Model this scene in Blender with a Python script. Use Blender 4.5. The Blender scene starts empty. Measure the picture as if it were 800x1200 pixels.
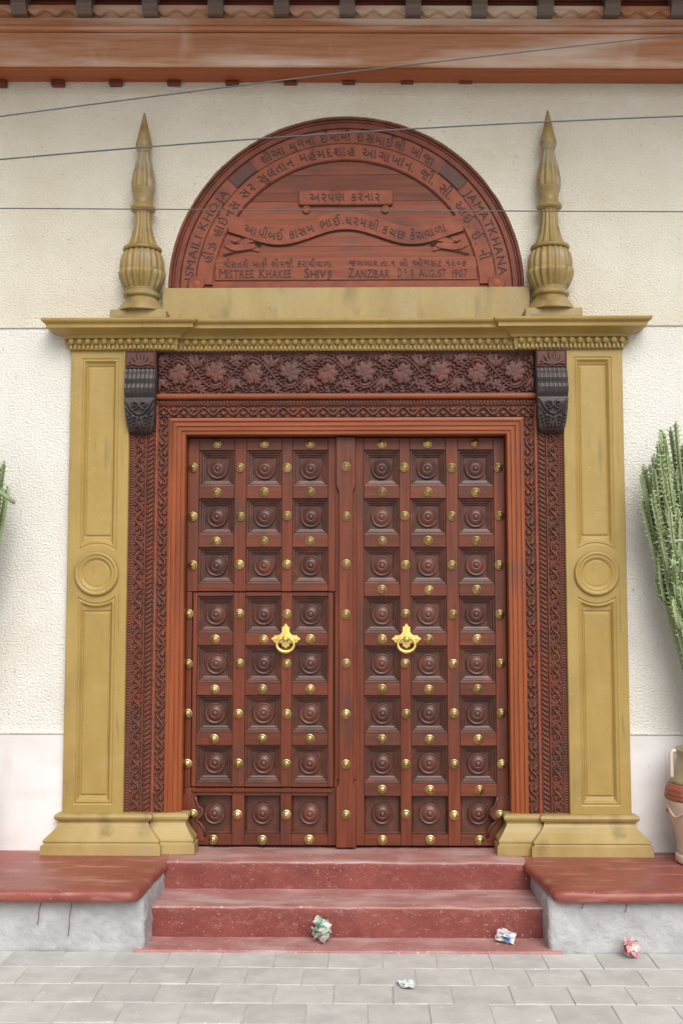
import bpy, bmesh, math, random
import numpy as np
from mathutils import Vector, Matrix, noise as mnoise

R = math.radians
SC = bpy.context.scene
COL = SC.collection
random.seed(7)
rng = np.random.default_rng(7)

# ------------------------------------------------------------------ camera
cam_d = bpy.data.cameras.new('camera')
cam = bpy.data.objects.new('camera', cam_d)
COL.objects.link(cam)
cam.location = (0.083, -7.0, 1.845)
_t, _p = R(4.7), R(0.9)
_F = Vector((-math.sin(_p) * math.cos(_t), math.cos(_p) * math.cos(_t), math.sin(_t)))
cam.rotation_euler = _F.to_track_quat('-Z', 'Y').to_euler()
cam_d.sensor_fit = 'VERTICAL'
cam_d.sensor_height = 36.0
cam_d.lens = 1310.0 / 1200.0 * 36.0
cam_d.clip_end = 600
SC.camera = cam

# ------------------------------------------------------------------ sky, sun, exposure
SUN_EL, SUN_AZ = 42.0, 14.0            # the sun stands in front of the facade, a little to the right
w = bpy.data.worlds.new('World'); SC.world = w; w.use_nodes = True
nt = w.node_tree; nt.nodes.clear()
sky = nt.nodes.new('ShaderNodeTexSky'); sky.sky_type = 'NISHITA'; sky.sun_disc = False
sky.sun_elevation = R(SUN_EL); sky.sun_rotation = R(180 - SUN_AZ)
sky.air_density = 1.0; sky.dust_density = 4.0; sky.ozone_density = 1.0
hs = nt.nodes.new('ShaderNodeHueSaturation'); hs.inputs['Saturation'].default_value = 0.18
bg = nt.nodes.new('ShaderNodeBackground'); bg.inputs['Strength'].default_value = 0.085
wo = nt.nodes.new('ShaderNodeOutputWorld')
nt.links.new(sky.outputs[0], hs.inputs['Color']); nt.links.new(hs.outputs[0], bg.inputs['Color']); nt.links.new(bg.outputs[0], wo.inputs['Surface'])
sun_d = bpy.data.lights.new('sun', 'SUN'); sun_d.energy = 1.75; sun_d.angle = R(46); sun_d.color = (1.0, 0.975, 0.94)
sun = bpy.data.objects.new('sun', sun_d); COL.objects.link(sun)
_e, _a = R(SUN_EL), R(SUN_AZ)
_sd = Vector((math.sin(_a) * math.cos(_e), -math.cos(_a) * math.cos(_e), math.sin(_e)))
sun.rotation_euler = _sd.to_track_quat('Z', 'Y').to_euler(); sun.location = (2, -8, 12)
SC.view_settings.view_transform = 'Standard'; SC.view_settings.look = 'None'
SC.view_settings.gamma = 1.0; SC.view_settings.use_curve_mapping = False
SC.view_settings.exposure = 0.42
cy = SC.cycles; cy.max_bounces = 5; cy.diffuse_bounces = 3; cy.glossy_bounces = 3; cy.transmission_bounces = 2; cy.caustics_reflective = False; cy.caustics_refractive = False

# ------------------------------------------------------------------ materials
def material(name, c1, c2, scale=(6, 6, 6), rough=0.6, metallic=0.0, bump=0.0, bump_scale=40.0, bump_dist=0.004,
             ramp=(0.35, 0.65), spots=(), rand=0.0, spec=0.5, voronoi=None, detail=6.0, coat=0.0, rough2=None):
    """noise blend of two colours on Object coordinates, optional stains (colour, scale, lo, hi, strength), fine bump"""
    m = bpy.data.materials.new(name); m.use_nodes = True
    n = m.node_tree.nodes; l = m.node_tree.links
    b = n['Principled BSDF']
    tc = n.new('ShaderNodeTexCoord')
    vec = tc.outputs['Object']
    if rand:
        oi = n.new('ShaderNodeObjectInfo')
        ml = n.new('ShaderNodeMath'); ml.operation = 'MULTIPLY'; ml.inputs[1].default_value = 37.0
        l.new(oi.outputs['Random'], ml.inputs[0])
        va = n.new('ShaderNodeVectorMath'); va.operation = 'ADD'
        l.new(vec, va.inputs[0]); l.new(ml.outputs[0], va.inputs[1]); vec = va.outputs[0]
    mp = n.new('ShaderNodeMapping'); mp.inputs['Scale'].default_value = scale
    l.new(vec, mp.inputs['Vector'])
    nz = n.new('ShaderNodeTexNoise'); nz.inputs['Scale'].default_value = 1.0; nz.inputs['Detail'].default_value = detail
    nz.inputs['Roughness'].default_value = 0.62
    l.new(mp.outputs[0], nz.inputs['Vector'])
    cr = n.new('ShaderNodeValToRGB')
    cr.color_ramp.elements[0].position = ramp[0]; cr.color_ramp.elements[0].color = (*c1, 1)
    cr.color_ramp.elements[1].position = ramp[1]; cr.color_ramp.elements[1].color = (*c2, 1)
    l.new(nz.outputs['Fac'], cr.inputs['Fac'])
    col = cr.outputs['Color']
    for sp in spots:
        sc_, ssc, lo, hi, st = sp[:5]
        mp2 = n.new('ShaderNodeMapping'); mp2.inputs['Scale'].default_value = ssc if isinstance(ssc, tuple) else (ssc,) * 3
        mp2.inputs['Location'].default_value = (random.random() * 9,) * 3
        l.new(vec, mp2.inputs['Vector'])
        n2 = n.new('ShaderNodeTexNoise'); n2.inputs['Scale'].default_value = 1.0; n2.inputs['Detail'].default_value = 5.0
        l.new(mp2.outputs[0], n2.inputs['Vector'])
        mr = n.new('ShaderNodeMapRange'); mr.inputs['From Min'].default_value = lo; mr.inputs['From Max'].default_value = hi
        mr.inputs['To Max'].default_value = st
        l.new(n2.outputs['Fac'], mr.inputs['Value'])
        mx = n.new('ShaderNodeMix'); mx.data_type = 'RGBA'
        l.new(mr.outputs[0], mx.inputs['Factor']); l.new(col, mx.inputs['A']); mx.inputs['B'].default_value = (*sc_, 1)
        col = mx.outputs['Result']
    if rand:
        oi2 = n.new('ShaderNodeObjectInfo')
        mr = n.new('ShaderNodeMapRange'); mr.inputs['To Min'].default_value = 1 - rand; mr.inputs['To Max'].default_value = 1 + rand
        l.new(oi2.outputs['Random'], mr.inputs['Value'])
        hv = n.new('ShaderNodeHueSaturation'); l.new(mr.outputs[0], hv.inputs['Value']); l.new(col, hv.inputs['Color'])
        col = hv.outputs['Color']
    l.new(col, b.inputs['Base Color'])
    b.inputs['Metallic'].default_value = metallic
    b.inputs['Specular IOR Level'].default_value = spec
    if rough2 is not None:
        mr = n.new('ShaderNodeMapRange'); mr.inputs['From Min'].default_value = 0.3; mr.inputs['From Max'].default_value = 0.7
        mr.inputs['To Min'].default_value = rough; mr.inputs['To Max'].default_value = rough2
        l.new(nz.outputs['Fac'], mr.inputs['Value']); l.new(mr.outputs[0], b.inputs['Roughness'])
    else:
        b.inputs['Roughness'].default_value = rough
    b.inputs['Coat Weight'].default_value = coat
    if bump:
        bn = n.new('ShaderNodeTexNoise'); bn.inputs['Scale'].default_value = 1.0 if isinstance(bump_scale, tuple) else bump_scale; bn.inputs['Detail'].default_value = 4.0
        if isinstance(bump_scale, tuple):
            mp3 = n.new('ShaderNodeMapping'); mp3.inputs['Scale'].default_value = bump_scale
            l.new(vec, mp3.inputs['Vector']); l.new(mp3.outputs[0], bn.inputs['Vector']); bn.inputs['Scale'].default_value = 1.0
        else:
            l.new(vec, bn.inputs['Vector'])
        hgt = bn.outputs['Fac']
        if voronoi:
            vo = n.new('ShaderNodeTexVoronoi'); vo.feature = 'SMOOTH_F1'; vo.inputs['Scale'].default_value = voronoi
            dv = n.new('ShaderNodeVectorMath'); dv.operation = 'MULTIPLY_ADD'
            l.new(bn.outputs['Color'], dv.inputs[0]); dv.inputs[1].default_value = (0.05,) * 3; l.new(vec, dv.inputs[2])
            l.new(dv.outputs[0], vo.inputs['Vector'])
            ad = n.new('ShaderNodeMath'); ad.operation = 'MULTIPLY_ADD'; ad.inputs[1].default_value = -0.7
            l.new(vo.outputs['Distance'], ad.inputs[0]); l.new(hgt, ad.inputs[2]); hgt = ad.outputs[0]
        bp = n.new('ShaderNodeBump'); bp.inputs['Strength'].default_value = bump; bp.inputs['Distance'].default_value = bump_dist
        l.new(hgt, bp.inputs['Height']); l.new(bp.outputs[0], b.inputs['Normal'])
    return m

M = {}
def wood(key, c1, c2, grain, rough=0.5, rand=0.0, spots=(), bump=0.25, **k):
    g = {'x': (2.0, 45, 45), 'z': (45, 45, 2.0), 'y': (45, 2.0, 45), 'o': (14, 14, 14)}[grain]
    M[key] = material(key, c1, c2, scale=g, rough=rough, rand=rand, spots=spots, bump=bump, bump_scale=tuple(v * 2.2 for v in g),
                      bump_dist=0.002, ramp=(0.3, 0.7), **k)
DK = (0.045, 0.022, 0.018)
wood('wood_stile', (0.105, 0.022, 0.010), (0.190, 0.046, 0.019), 'z', 0.40, 0.12, [((0.060, 0.034, 0.028), (5, 5, 2), 0.5, 0.72, 0.6), ((0.22, 0.055, 0.022), (9, 9, 1.5), 0.55, 0.7, 0.5)], spec=0.36)
wood('wood_rail', (0.100, 0.022, 0.011), (0.175, 0.045, 0.020), 'x', 0.40, 0.18, [((0.060, 0.034, 0.028), (3, 3, 5), 0.5, 0.72, 0.6)], spec=0.36)
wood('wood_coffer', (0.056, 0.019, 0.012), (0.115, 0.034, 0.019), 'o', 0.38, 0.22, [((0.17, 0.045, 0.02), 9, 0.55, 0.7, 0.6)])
wood('wood_boss', (0.070, 0.026, 0.019), (0.125, 0.042, 0.028), 'o', 0.38, 0.28, [((0.18, 0.038, 0.022), 16, 0.55, 0.68, 0.55)])
wood('wood_frame_z', (0.215, 0.050, 0.016), (0.33, 0.090, 0.030), 'z', 0.45, 0.0, [((0.10, 0.03, 0.016), (7, 7, 1.2), 0.50, 0.7, 0.6), ((0.12, 0.06, 0.045), (2, 2, 4), 0.6, 0.75, 0.5)], spec=0.3)
wood('wood_frame_x', (0.215, 0.050, 0.016), (0.33, 0.090, 0.030), 'x', 0.45, 0.0, [((0.10, 0.03, 0.016), (1.2, 7, 7), 0.50, 0.7, 0.6)], spec=0.3)
wood('wood_carved', (0.118, 0.040, 0.025), (0.190, 0.064, 0.039), 'o', 0.5, 0.0, [((0.26, 0.05, 0.028), 7, 0.55, 0.7, 0.55), ((0.09, 0.05, 0.042), 4, 0.52, 0.7, 0.5)], spec=0.35)
wood('wood_carved_dark', (0.074, 0.029, 0.024), (0.122, 0.044, 0.034), 'o', 0.48, 0.0, [((0.17, 0.038, 0.026), 5, 0.54, 0.7, 0.5)], spec=0.35)
wood('wood_corbel', (0.032, 0.024, 0.024), (0.070, 0.050, 0.048), 'o', 0.42, 0.0)
wood('wood_board', (0.170, 0.040, 0.019), (0.29, 0.080, 0.037), 'x', 0.5, 0.22, [((0.10, 0.055, 0.045), (3, 5, 9), 0.56, 0.72, 0.65), ((0.07, 0.03, 0.02), (2, 3, 3), 0.58, 0.72, 0.6)], spec=0.3)
wood('wood_ring', (0.220, 0.052, 0.024), (0.335, 0.090, 0.042), 'o', 0.5, 0.0, [((0.12, 0.038, 0.026), 4, 0.52, 0.72, 0.65)], spec=0.3)
wood('wood_letter_ring', (0.20, 0.050, 0.026), (0.30, 0.085, 0.046), 'o', 0.5, 0.0, [((0.11, 0.045, 0.036), 4, 0.54, 0.72, 0.6)], spec=0.3)
wood('wood_rim', (0.135, 0.032, 0.018), (0.235, 0.062, 0.034), 'o', 0.5, 0.0, [((0.06, 0.03, 0.022), 4, 0.52, 0.7, 0.6)], spec=0.3)
wood('wood_fascia', (0.44, 0.17, 0.078), (0.62, 0.31, 0.175), 'x', 0.38, 0.0, [((0.84, 0.70, 0.57), (0.7, 3, 5), 0.47, 0.66, 0.8), ((0.84, 0.72, 0.6), (5, 3, 2), 0.60, 0.80, 0.4), ((0.22, 0.09, 0.05), (1.5, 3, 10), 0.6, 0.75, 0.5)])
wood('wood_soffit', (0.28, 0.072, 0.024), (0.40, 0.12, 0.044), 'x', 0.5, spec=0.3)
wood('wood_slat', (0.11, 0.028, 0.016), (0.19, 0.052, 0.028), 'x', 0.5, spec=0.3)
wood('wood_bracket', (0.12, 0.085, 0.07), (0.20, 0.145, 0.12), 'x', 0.55, 0.1)
M['letter'] = material('letter', (0.045, 0.022, 0.018), (0.075, 0.032, 0.026), rough=0.7)  # dark tone holds the shade inside the cut letters as well as dirt
GOLD = dict(rough=0.34, rough2=0.50, bump=0.35, bump_scale=30.0, bump_dist=0.004, spec=0.4)
CHIP = ((0.66, 0.60, 0.50), 75, 0.715, 0.74, 0.8)
M['gold'] = material('gold', (0.345, 0.234, 0.064), (0.410, 0.284, 0.088), scale=(3, 3, 1.2), spots=[((0.25, 0.165, 0.048), (11, 11, 1.6), 0.56, 0.78, 0.35), ((0.45, 0.35, 0.15), (5, 5, 9), 0.60, 0.78, 0.3), CHIP, ((0.13, 0.09, 0.03), 60, 0.70, 0.75, 0.6), ((0.24, 0.17, 0.07), (1.6, 1.6, 2.2), 0.54, 0.70, 0.45), ((0.20, 0.14, 0.06), (30, 30, 3), 0.62, 0.74, 0.5)], **GOLD)
M['gold_dirty'] = material('gold_dirty', (0.335, 0.238, 0.082), (0.425, 0.318, 0.130), scale=(3, 3, 1.2),
                           spots=[((0.36, 0.30, 0.20), (3, 3, 1.2), 0.52, 0.74, 0.5), ((0.17, 0.12, 0.045), (8, 8, 3), 0.56, 0.72, 0.6), CHIP], **GOLD)
M['gold_finial'] = material('gold_finial', (0.27, 0.185, 0.062), (0.36, 0.262, 0.105), scale=(5, 5, 5),
                            spots=[((0.36, 0.31, 0.22), 5, 0.5, 0.68, 0.7), ((0.13, 0.085, 0.032), 11, 0.56, 0.70, 0.65)], **GOLD)
M['brass'] = material('brass', (0.66, 0.51, 0.20), (0.82, 0.69, 0.36), scale=(9, 9, 9), rough=0.32, rough2=0.45, metallic=1.0, rand=0.22, spots=[((0.42, 0.30, 0.12), 30, 0.56, 0.7, 0.6)])
M['brass_plate'] = material('brass_plate', (0.80, 0.58, 0.14), (0.90, 0.70, 0.26), scale=(9, 9, 9), rough=0.38, metallic=0.9)
M['stucco'] = material('stucco', (0.76, 0.735, 0.67), (0.83, 0.815, 0.77), scale=(1.3, 1.3, 1.3), rough=0.9, bump=1.0, bump_scale=(62.0, 62.0, 88.0), bump_dist=0.013,
                       spots=[((0.33, 0.24, 0.15), 32, 0.70, 0.76, 0.7), ((0.62, 0.55, 0.44), (2.2, 2, 1.1), 0.55, 0.75, 0.35)])
M['stucco_cream_bounce'] = material('stucco_cream_bounce', (0.71, 0.655, 0.53), (0.80, 0.765, 0.665), scale=(1.3, 1.3, 1.3), rough=0.9, bump=1.0, bump_scale=(62.0, 62.0, 88.0), bump_dist=0.013,  # cream paint, with warm bounce off the timber mixed into its colour
                             spots=[((0.33, 0.24, 0.15), 40, 0.69, 0.76, 0.7), ((0.62, 0.55, 0.43), (2.2, 2, 1.1), 0.58, 0.78, 0.3)])
M['plaster_smooth'] = material('plaster_smooth', (0.74, 0.73, 0.73), (0.82, 0.81, 0.80), scale=(1.5, 1.5, 1.5), rough=0.75, bump=0.3, bump_scale=9.0, bump_dist=0.008,
                               spots=[((0.60, 0.55, 0.50), (6, 6, 3), 0.60, 0.8, 0.5), ((0.62, 0.585, 0.55), (1.5, 1, 4), 0.5, 0.7, 0.5), ((0.55, 0.48, 0.42), (14, 14, 2), 0.64, 0.78, 0.4), ((0.45, 0.36, 0.30), 45, 0.70, 0.75, 0.6)])
RED = (0.180, 0.038, 0.030); RED2 = (0.245, 0.060, 0.046)
M['red_paint'] = material('red_paint', RED, RED2, scale=(4, 4, 4), rough=0.42, rough2=0.62, bump=0.5, bump_scale=30.0, bump_dist=0.006,
                          spots=[((0.42, 0.23, 0.20), (16, 16, 22), 0.56, 0.85, 0.5), ((0.15, 0.04, 0.036), 9, 0.55, 0.7, 0.5), ((0.60, 0.46, 0.42), 130, 0.64, 0.74, 0.85), ((0.6, 0.46, 0.43), (40, 40, 90), 0.66, 0.74, 0.6)])
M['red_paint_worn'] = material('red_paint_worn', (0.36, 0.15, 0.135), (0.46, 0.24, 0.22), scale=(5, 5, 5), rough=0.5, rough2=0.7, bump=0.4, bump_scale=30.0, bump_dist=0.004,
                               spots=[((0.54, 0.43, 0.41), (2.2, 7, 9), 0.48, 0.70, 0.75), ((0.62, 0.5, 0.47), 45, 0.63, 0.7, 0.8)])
M['red_slab'] = material('red_slab', (0.245, 0.060, 0.044), (0.33, 0.095, 0.072), scale=(3, 3, 3), rough=0.34, rough2=0.52, bump=0.3, bump_scale=14.0, bump_dist=0.006,
                         spots=[((0.60, 0.42, 0.37), 60, 0.66, 0.72, 0.7), ((0.5, 0.27, 0.23), (4, 14, 14), 0.55, 0.72, 0.6), ((0.17, 0.045, 0.035), (5, 5, 5), 0.54, 0.72, 0.6)])
M['grey_render'] = material('grey_render', (0.37, 0.372, 0.38), (0.49, 0.492, 0.498), scale=(4, 4, 4), rough=0.85, bump=0.8, bump_scale=30.0, bump_dist=0.013,
                            spots=[((0.30, 0.28, 0.27), 12, 0.62, 0.72, 0.6), ((0.56, 0.56, 0.56), 9, 0.58, 0.72, 0.6)])
M['paving'] = material('paving', (0.51, 0.495, 0.47), (0.59, 0.575, 0.55), scale=(6, 6, 6), rough=0.8, bump=0.5, bump_scale=60.0, bump_dist=0.003, rand=0.05,
                       spots=[((0.78, 0.77, 0.75), 34, 0.67, 0.71, 0.8), ((0.40, 0.39, 0.375), 5, 0.5, 0.7, 0.5), ((0.36, 0.35, 0.34), 3, 0.55, 0.75, 0.4), ((0.30, 0.28, 0.27), 60, 0.68, 0.74, 0.5)])
M['joint_sand'] = material('joint_sand', (0.44, 0.425, 0.40), (0.56, 0.54, 0.51), scale=(9, 9, 9), rough=0.9, bump=0.5, bump_scale=90.0)
M['cactus'] = material('cactus', (0.19, 0.26, 0.12), (0.36, 0.43, 0.25), scale=(12, 12, 5), rough=0.5, rand=0.2, spots=[((0.30, 0.28, 0.16), 14, 0.6, 0.72, 0.6)])
M['cactus_leaf'] = material('cactus_leaf', (0.26, 0.36, 0.14), (0.42, 0.47, 0.24), scale=(20, 20, 20), rough=0.5)
M['cream_clay'] = material('cream_clay', (0.62, 0.50, 0.42), (0.72, 0.62, 0.54), scale=(5, 5, 5), rough=0.6, bump=0.3, bump_scale=18.0, spots=[((0.30, 0.22, 0.18), 11, 0.66, 0.72, 0.7)])
M['brown_clay'] = material('brown_clay', (0.26, 0.075, 0.05), (0.36, 0.12, 0.08), scale=(9, 9, 9), rough=0.55, bump=0.3)
M['khaki_glaze'] = material('khaki_glaze', (0.27, 0.22, 0.12), (0.40, 0.34, 0.21), scale=(6, 6, 6), rough=0.4, bump=0.3)
M['soil'] = material('soil', (0.05, 0.04, 0.03), (0.1, 0.08, 0.06), rough=0.95)
M['cable'] = material('cable', (0.06, 0.063, 0.07), (0.11, 0.113, 0.12), rough=0.5)
M['wire_tie'] = material('wire_tie', (0.45, 0.45, 0.42), (0.6, 0.6, 0.57), rough=0.45)
M['crack'] = material('crack', (0.16, 0.06, 0.05), (0.22, 0.08, 0.07), rough=0.9)
M['dark'] = material('dark', (0.012, 0.009, 0.008), (0.02, 0.015, 0.013), rough=0.8)

# ------------------------------------------------------------------ helpers
def obj(name, verts, faces, mat, parent=None, smooth=False, mats=None, fmat=None):
    me = bpy.data.meshes.new(name)
    me.from_pydata([tuple(v) for v in verts], [], [tuple(f) for f in faces])
    for mm in (mats or [mat]): me.materials.append(M[mm])
    if fmat is not None: me.polygons.foreach_set('material_index', fmat)
    if smooth: me.polygons.foreach_set('use_smooth', [True] * len(me.polygons))
    me.update()
    return link(name, me, parent)

def link(name, me, parent=None, loc=None):
    o = bpy.data.objects.new(name, me); COL.objects.link(o)
    if parent is not None: o.parent = parent
    if loc is not None: o.location = loc
    return o

def thing(name, label, cat, loc=(0, 0, 0), group=None):
    o = bpy.data.objects.new(name, None); COL.objects.link(o); o.location = loc
    o.empty_display_size = 0.2
    return tag(o, label, cat, group)

def tag(o, label, cat, group=None):
    o['label'] = label; o['category'] = cat; o['kind'] = 'thing'
    if group: o['group'] = group
    return o

def from_bm(name, bm, mat, parent=None, smooth=False, autosmooth=None):
    me = bpy.data.meshes.new(name)
    if smooth:
        for f in bm.faces: f.smooth = True
    if autosmooth:
        for e in bm.edges:
            if len(e.link_faces) == 2 and e.calc_face_angle() > autosmooth: e.smooth = False
    bm.to_mesh(me); bm.free(); me.materials.append(M[mat])
    return link(name, me, parent)

def box_bm(x0, x1, y0, y1, z0, z1, bevel=0.0, seg=1):
    bm = bmesh.new()
    bmesh.ops.create_cube(bm, size=1.0)
    for v in bm.verts:
        v.co = Vector((x0 + (v.co.x + .5) * (x1 - x0), y0 + (v.co.y + .5) * (y1 - y0), z0 + (v.co.z + .5) * (z1 - z0)))
    if bevel: bmesh.ops.bevel(bm, geom=bm.edges[:], offset=bevel, segments=seg, affect='EDGES', profile=0.5)
    return bm

def box(name, x0, x1, y0, y1, z0, z1, mat, parent=None, bevel=0.0, seg=1):
    return from_bm(name, box_bm(x0, x1, y0, y1, z0, z1, bevel, seg), mat, parent)

def lathe_mesh(name, prof, n, mat, flute=None, axis='z'):
    """prof: (r, h) list; flute(i, theta) -> radius factor; axis 'y' turns towards the viewer (-Y)"""
    V, F = [], []
    k = len(prof)
    for i, (r, h) in enumerate(prof):
        for j in range(n):
            th = 2 * math.pi * j / n
            rr = r * (flute(r, h, th) if flute else 1)
            x, y = rr * math.cos(th), rr * math.sin(th)
            V.append((x, y, h) if axis == 'z' else (x, -h, y))
    for i in range(k - 1):
        for j in range(n):
            F.append((i * n + j, i * n + (j + 1) % n, (i + 1) * n + (j + 1) % n, (i + 1) * n + j))
    F.append(tuple(range((k - 1) * n, k * n))); F.append(tuple(reversed(range(n))))
    me = bpy.data.meshes.new(name); me.from_pydata(V, [], F); me.materials.append(M[mat])
    for p in me.polygons: p.use_smooth = len(p.vertices) == 4
    me.update()
    return me

def sweep(name, prof, path, mat, parent=None, plane='xy', closed_ends=True, smooth=False):
    """prof: (outward offset, height) list; path: plan polyline walked so that outward is on the right-hand side.
    plane 'xy': path in X,Y, height along Z.  plane 'xz': path in X,Z, height along -Y."""
    P = [Vector(p) for p in path]
    nrm = []
    for a, b in zip(P[:-1], P[1:]):
        d = (b - a).normalized(); nrm.append(Vector((d.y, -d.x)))
    V, F = [], []
    for i, p in enumerate(P):
        if i == 0: m = nrm[0]
        elif i == len(P) - 1: m = nrm[-1]
        else: m = (nrm[i - 1] + nrm[i]) / (1 + nrm[i - 1].dot(nrm[i]))
        for o_, h in prof:
            q = p + m * o_
            V.append((q.x, q.y, h) if plane == 'xy' else (q.x, -h, q.y))
    k = len(prof)
    for i in range(len(P) - 1):
        for j in range(k - 1):
            F.append((i * k + j, i * k + j + 1, (i + 1) * k + j + 1, (i + 1) * k + j))
    if closed_ends:
        F.append(tuple(range(k))); F.append(tuple(reversed(range((len(P) - 1) * k, len(P) * k))))
    o = obj(name, V, F, mat, parent)
    bm = bmesh.new(); bm.from_mesh(o.data); bmesh.ops.recalc_face_normals(bm, faces=bm.faces[:]); bm.to_mesh(o.data); bm.free()
    return o

def relief(name, hmap, du, dv, mapf, mat, parent=None, skirt=0.02):
    """hmap[u, v] heights; mapf(u, v, h) arrays -> X, Y, Z; the rim is folded back by `skirt` so the panel is a solid piece"""
    H = np.pad(hmap, 1, mode='edge')
    nu, nv = H.shape
    H[0, :] = H[-1, :] = -skirt; H[:, 0] = H[:, -1] = -skirt
    u = np.clip(np.arange(nu) - 1, 0, nu - 3) * du; v = np.clip(np.arange(nv) - 1, 0, nv - 3) * dv
    U, W = np.meshgrid(u, v, indexing='ij')
    X, Y, Z = mapf(U, W, H)
    co = np.stack([X, Y, Z], -1).reshape(-1, 3)
    idx = np.arange(nu * nv).reshape(nu, nv)
    q = np.stack([idx[:-1, :-1], idx[1:, :-1], idx[1:, 1:], idx[:-1, 1:]], -1).reshape(-1, 4)
    # orient towards -Y
    a, b, c = co[q[len(q) // 2 + nv // 2][0]], co[q[len(q) // 2 + nv // 2][1]], co[q[len(q) // 2 + nv // 2][2]]
    if np.cross(b - a, c - a)[1] > 0: q = q[:, ::-1]
    me = bpy.data.meshes.new(name)
    me.vertices.add(len(co)); me.vertices.foreach_set('co', co.ravel())
    me.loops.add(q.size); me.loops.foreach_set('vertex_index', q.ravel().astype(np.int32))
    me.polygons.add(len(q)); me.polygons.foreach_set('loop_start', np.arange(0, q.size, 4, dtype=np.int32))
    me.polygons.foreach_set('use_smooth', np.ones(len(q), dtype=bool))
    me.materials.append(M[mat]); me.update(calc_edges=True); me.validate()
    return link(name, me, parent)

def line_tube(name, pts, rad_, mat='letter', parent=None, n=6):
    V, F = [], []
    P = [Vector(p) for p in pts]
    for i, p in enumerate(P):
        d = (P[min(i + 1, len(P) - 1)] - P[max(i - 1, 0)]).normalized()
        a = d.orthogonal().normalized(); b = d.cross(a)
        if i and (a.dot(pa) < 0.9):
            a = (pa - d * pa.dot(d)).normalized(); b = d.cross(a)
        pa = a
        r_ = rad_(i / (len(P) - 1)) if callable(rad_) else rad_
        for j in range(n):
            th = 2 * math.pi * j / n; V.append(p + (a * math.cos(th) + b * math.sin(th)) * r_)
    for i in range(len(P) - 1):
        for j in range(n): F.append((i * n + j, i * n + (j + 1) % n, (i + 1) * n + (j + 1) % n, (i + 1) * n + j))
    F += [tuple(reversed(range(n))), tuple(range((len(P) - 1) * n, len(P) * n))]
    return obj(name, V, F, mat, parent, smooth=True)

class Carve:
    """height map of one repeat (length L, width W) built from tapered strokes, wrapped along the length"""
    def __init__(s, L, W, res, wrap=True):
        s.nu, s.nv = int(round(L / res)), int(round(W / res)) + 1
        s.L, s.W, s.wrap = L, W, wrap
        s.du, s.dv = L / s.nu, W / (s.nv - 1)
        s.U, s.V = np.meshgrid(np.arange(s.nu) * s.du, np.arange(s.nv) * s.dv - W / 2, indexing='ij')
        s.h = np.zeros((s.nu, s.nv))
    def seg(s, a, b, ra, rb, ha, hb):
        for sh in ((-s.L, 0, s.L) if s.wrap else (0,)):
            ax, ay, bx, by = a[0] + sh, a[1], b[0] + sh, b[1]
            r = max(ra, rb)
            i0 = max(0, int((min(ax, bx) - r) / s.du)); i1 = min(s.nu, int((max(ax, bx) + r) / s.du) + 2)
            if i0 >= i1: continue
            U, V = s.U[i0:i1], s.V[i0:i1]
            dx, dy = bx - ax, by - ay; q = dx * dx + dy * dy + 1e-12
            t = np.clip(((U - ax) * dx + (V - ay) * dy) / q, 0, 1)
            d = np.hypot(U - ax - t * dx, V - ay - t * dy)
            rr = ra + (rb - ra) * t
            val = (ha + (hb - ha) * t) * (np.clip((1 - d / rr) / .30, 0, 1) ** .8 * .72 + .28 * np.sqrt(np.clip(1 - (d / rr) ** 2, 0, 1)))
            s.h[i0:i1] = np.maximum(s.h[i0:i1], val)
    def stroke(s, pts, r0, r1, h0, h1=None):
        h1 = h0 if h1 is None else h1; n = len(pts) - 1
        for i in range(n):
            t0, t1 = i / n, (i + 1) / n
            s.seg(pts[i], pts[i + 1], r0 + (r1 - r0) * t0, r0 + (r1 - r0) * t1, h0 + (h1 - h0) * t0, h0 + (h1 - h0) * t1)
    def drop(s, c, ang, ln, wd, h):
        """leaf lobe: swells then tapers, with a vein groove"""
        ca, sa = math.cos(ang), math.sin(ang)
        P = lambda t: (c[0] + ca * ln * t, c[1] + sa * ln * t)
        prof = [(0, .35), (.3, .9), (.5, 1), (.75, .7), (1, .12)]
        for (t0, w0), (t1, w1) in zip(prof[:-1], prof[1:]):
            s.seg(P(t0), P(t1), wd * w0, wd * w1, h * (.8 + .2 * w0), h * (.7 + .3 * w1))
    def dot(s, c, r, h): s.seg(c, (c[0] + 1e-5, c[1]), r, r, h, h)
    def spiral(s, c, r, a0, turns, w0, w1, h, sgn=1):
        n = 16
        pts = [(c[0] + r * (1 - .85 * i / n) * math.cos(a0 + sgn * 2 * math.pi * turns * i / n),
                c[1] + r * (1 - .85 * i / n) * math.sin(a0 + sgn * 2 * math.pi * turns * i / n)) for i in range(n + 1)]
        s.stroke(pts, w0, w1, h)
    def tile(s, length):
        n = int(math.ceil(length / s.L)) + 1
        T = np.tile(s.h, (n, 1))
        return T[:int(round(length / s.du)) + 1]

# ================================================================== THE SETTING
XF = 1.365      # outer edge of the carved frame
XO = 1.025      # half width of the door opening
ZP = 0.335      # platform and threshold level
XP = 1.735      # outer edge of the pilasters
ZC = 3.444      # underside of the cornice
ZA, RA = 3.859, 1.137   # springing and radius of the arched board

ground = obj('ground', [(-150, -200, -.005), (150, -200, -.005), (150, 60, -.005), (-150, 60, -.005)], [(0, 1, 2, 3)], 'joint_sand')
ground['kind'] = 'structure'

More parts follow.
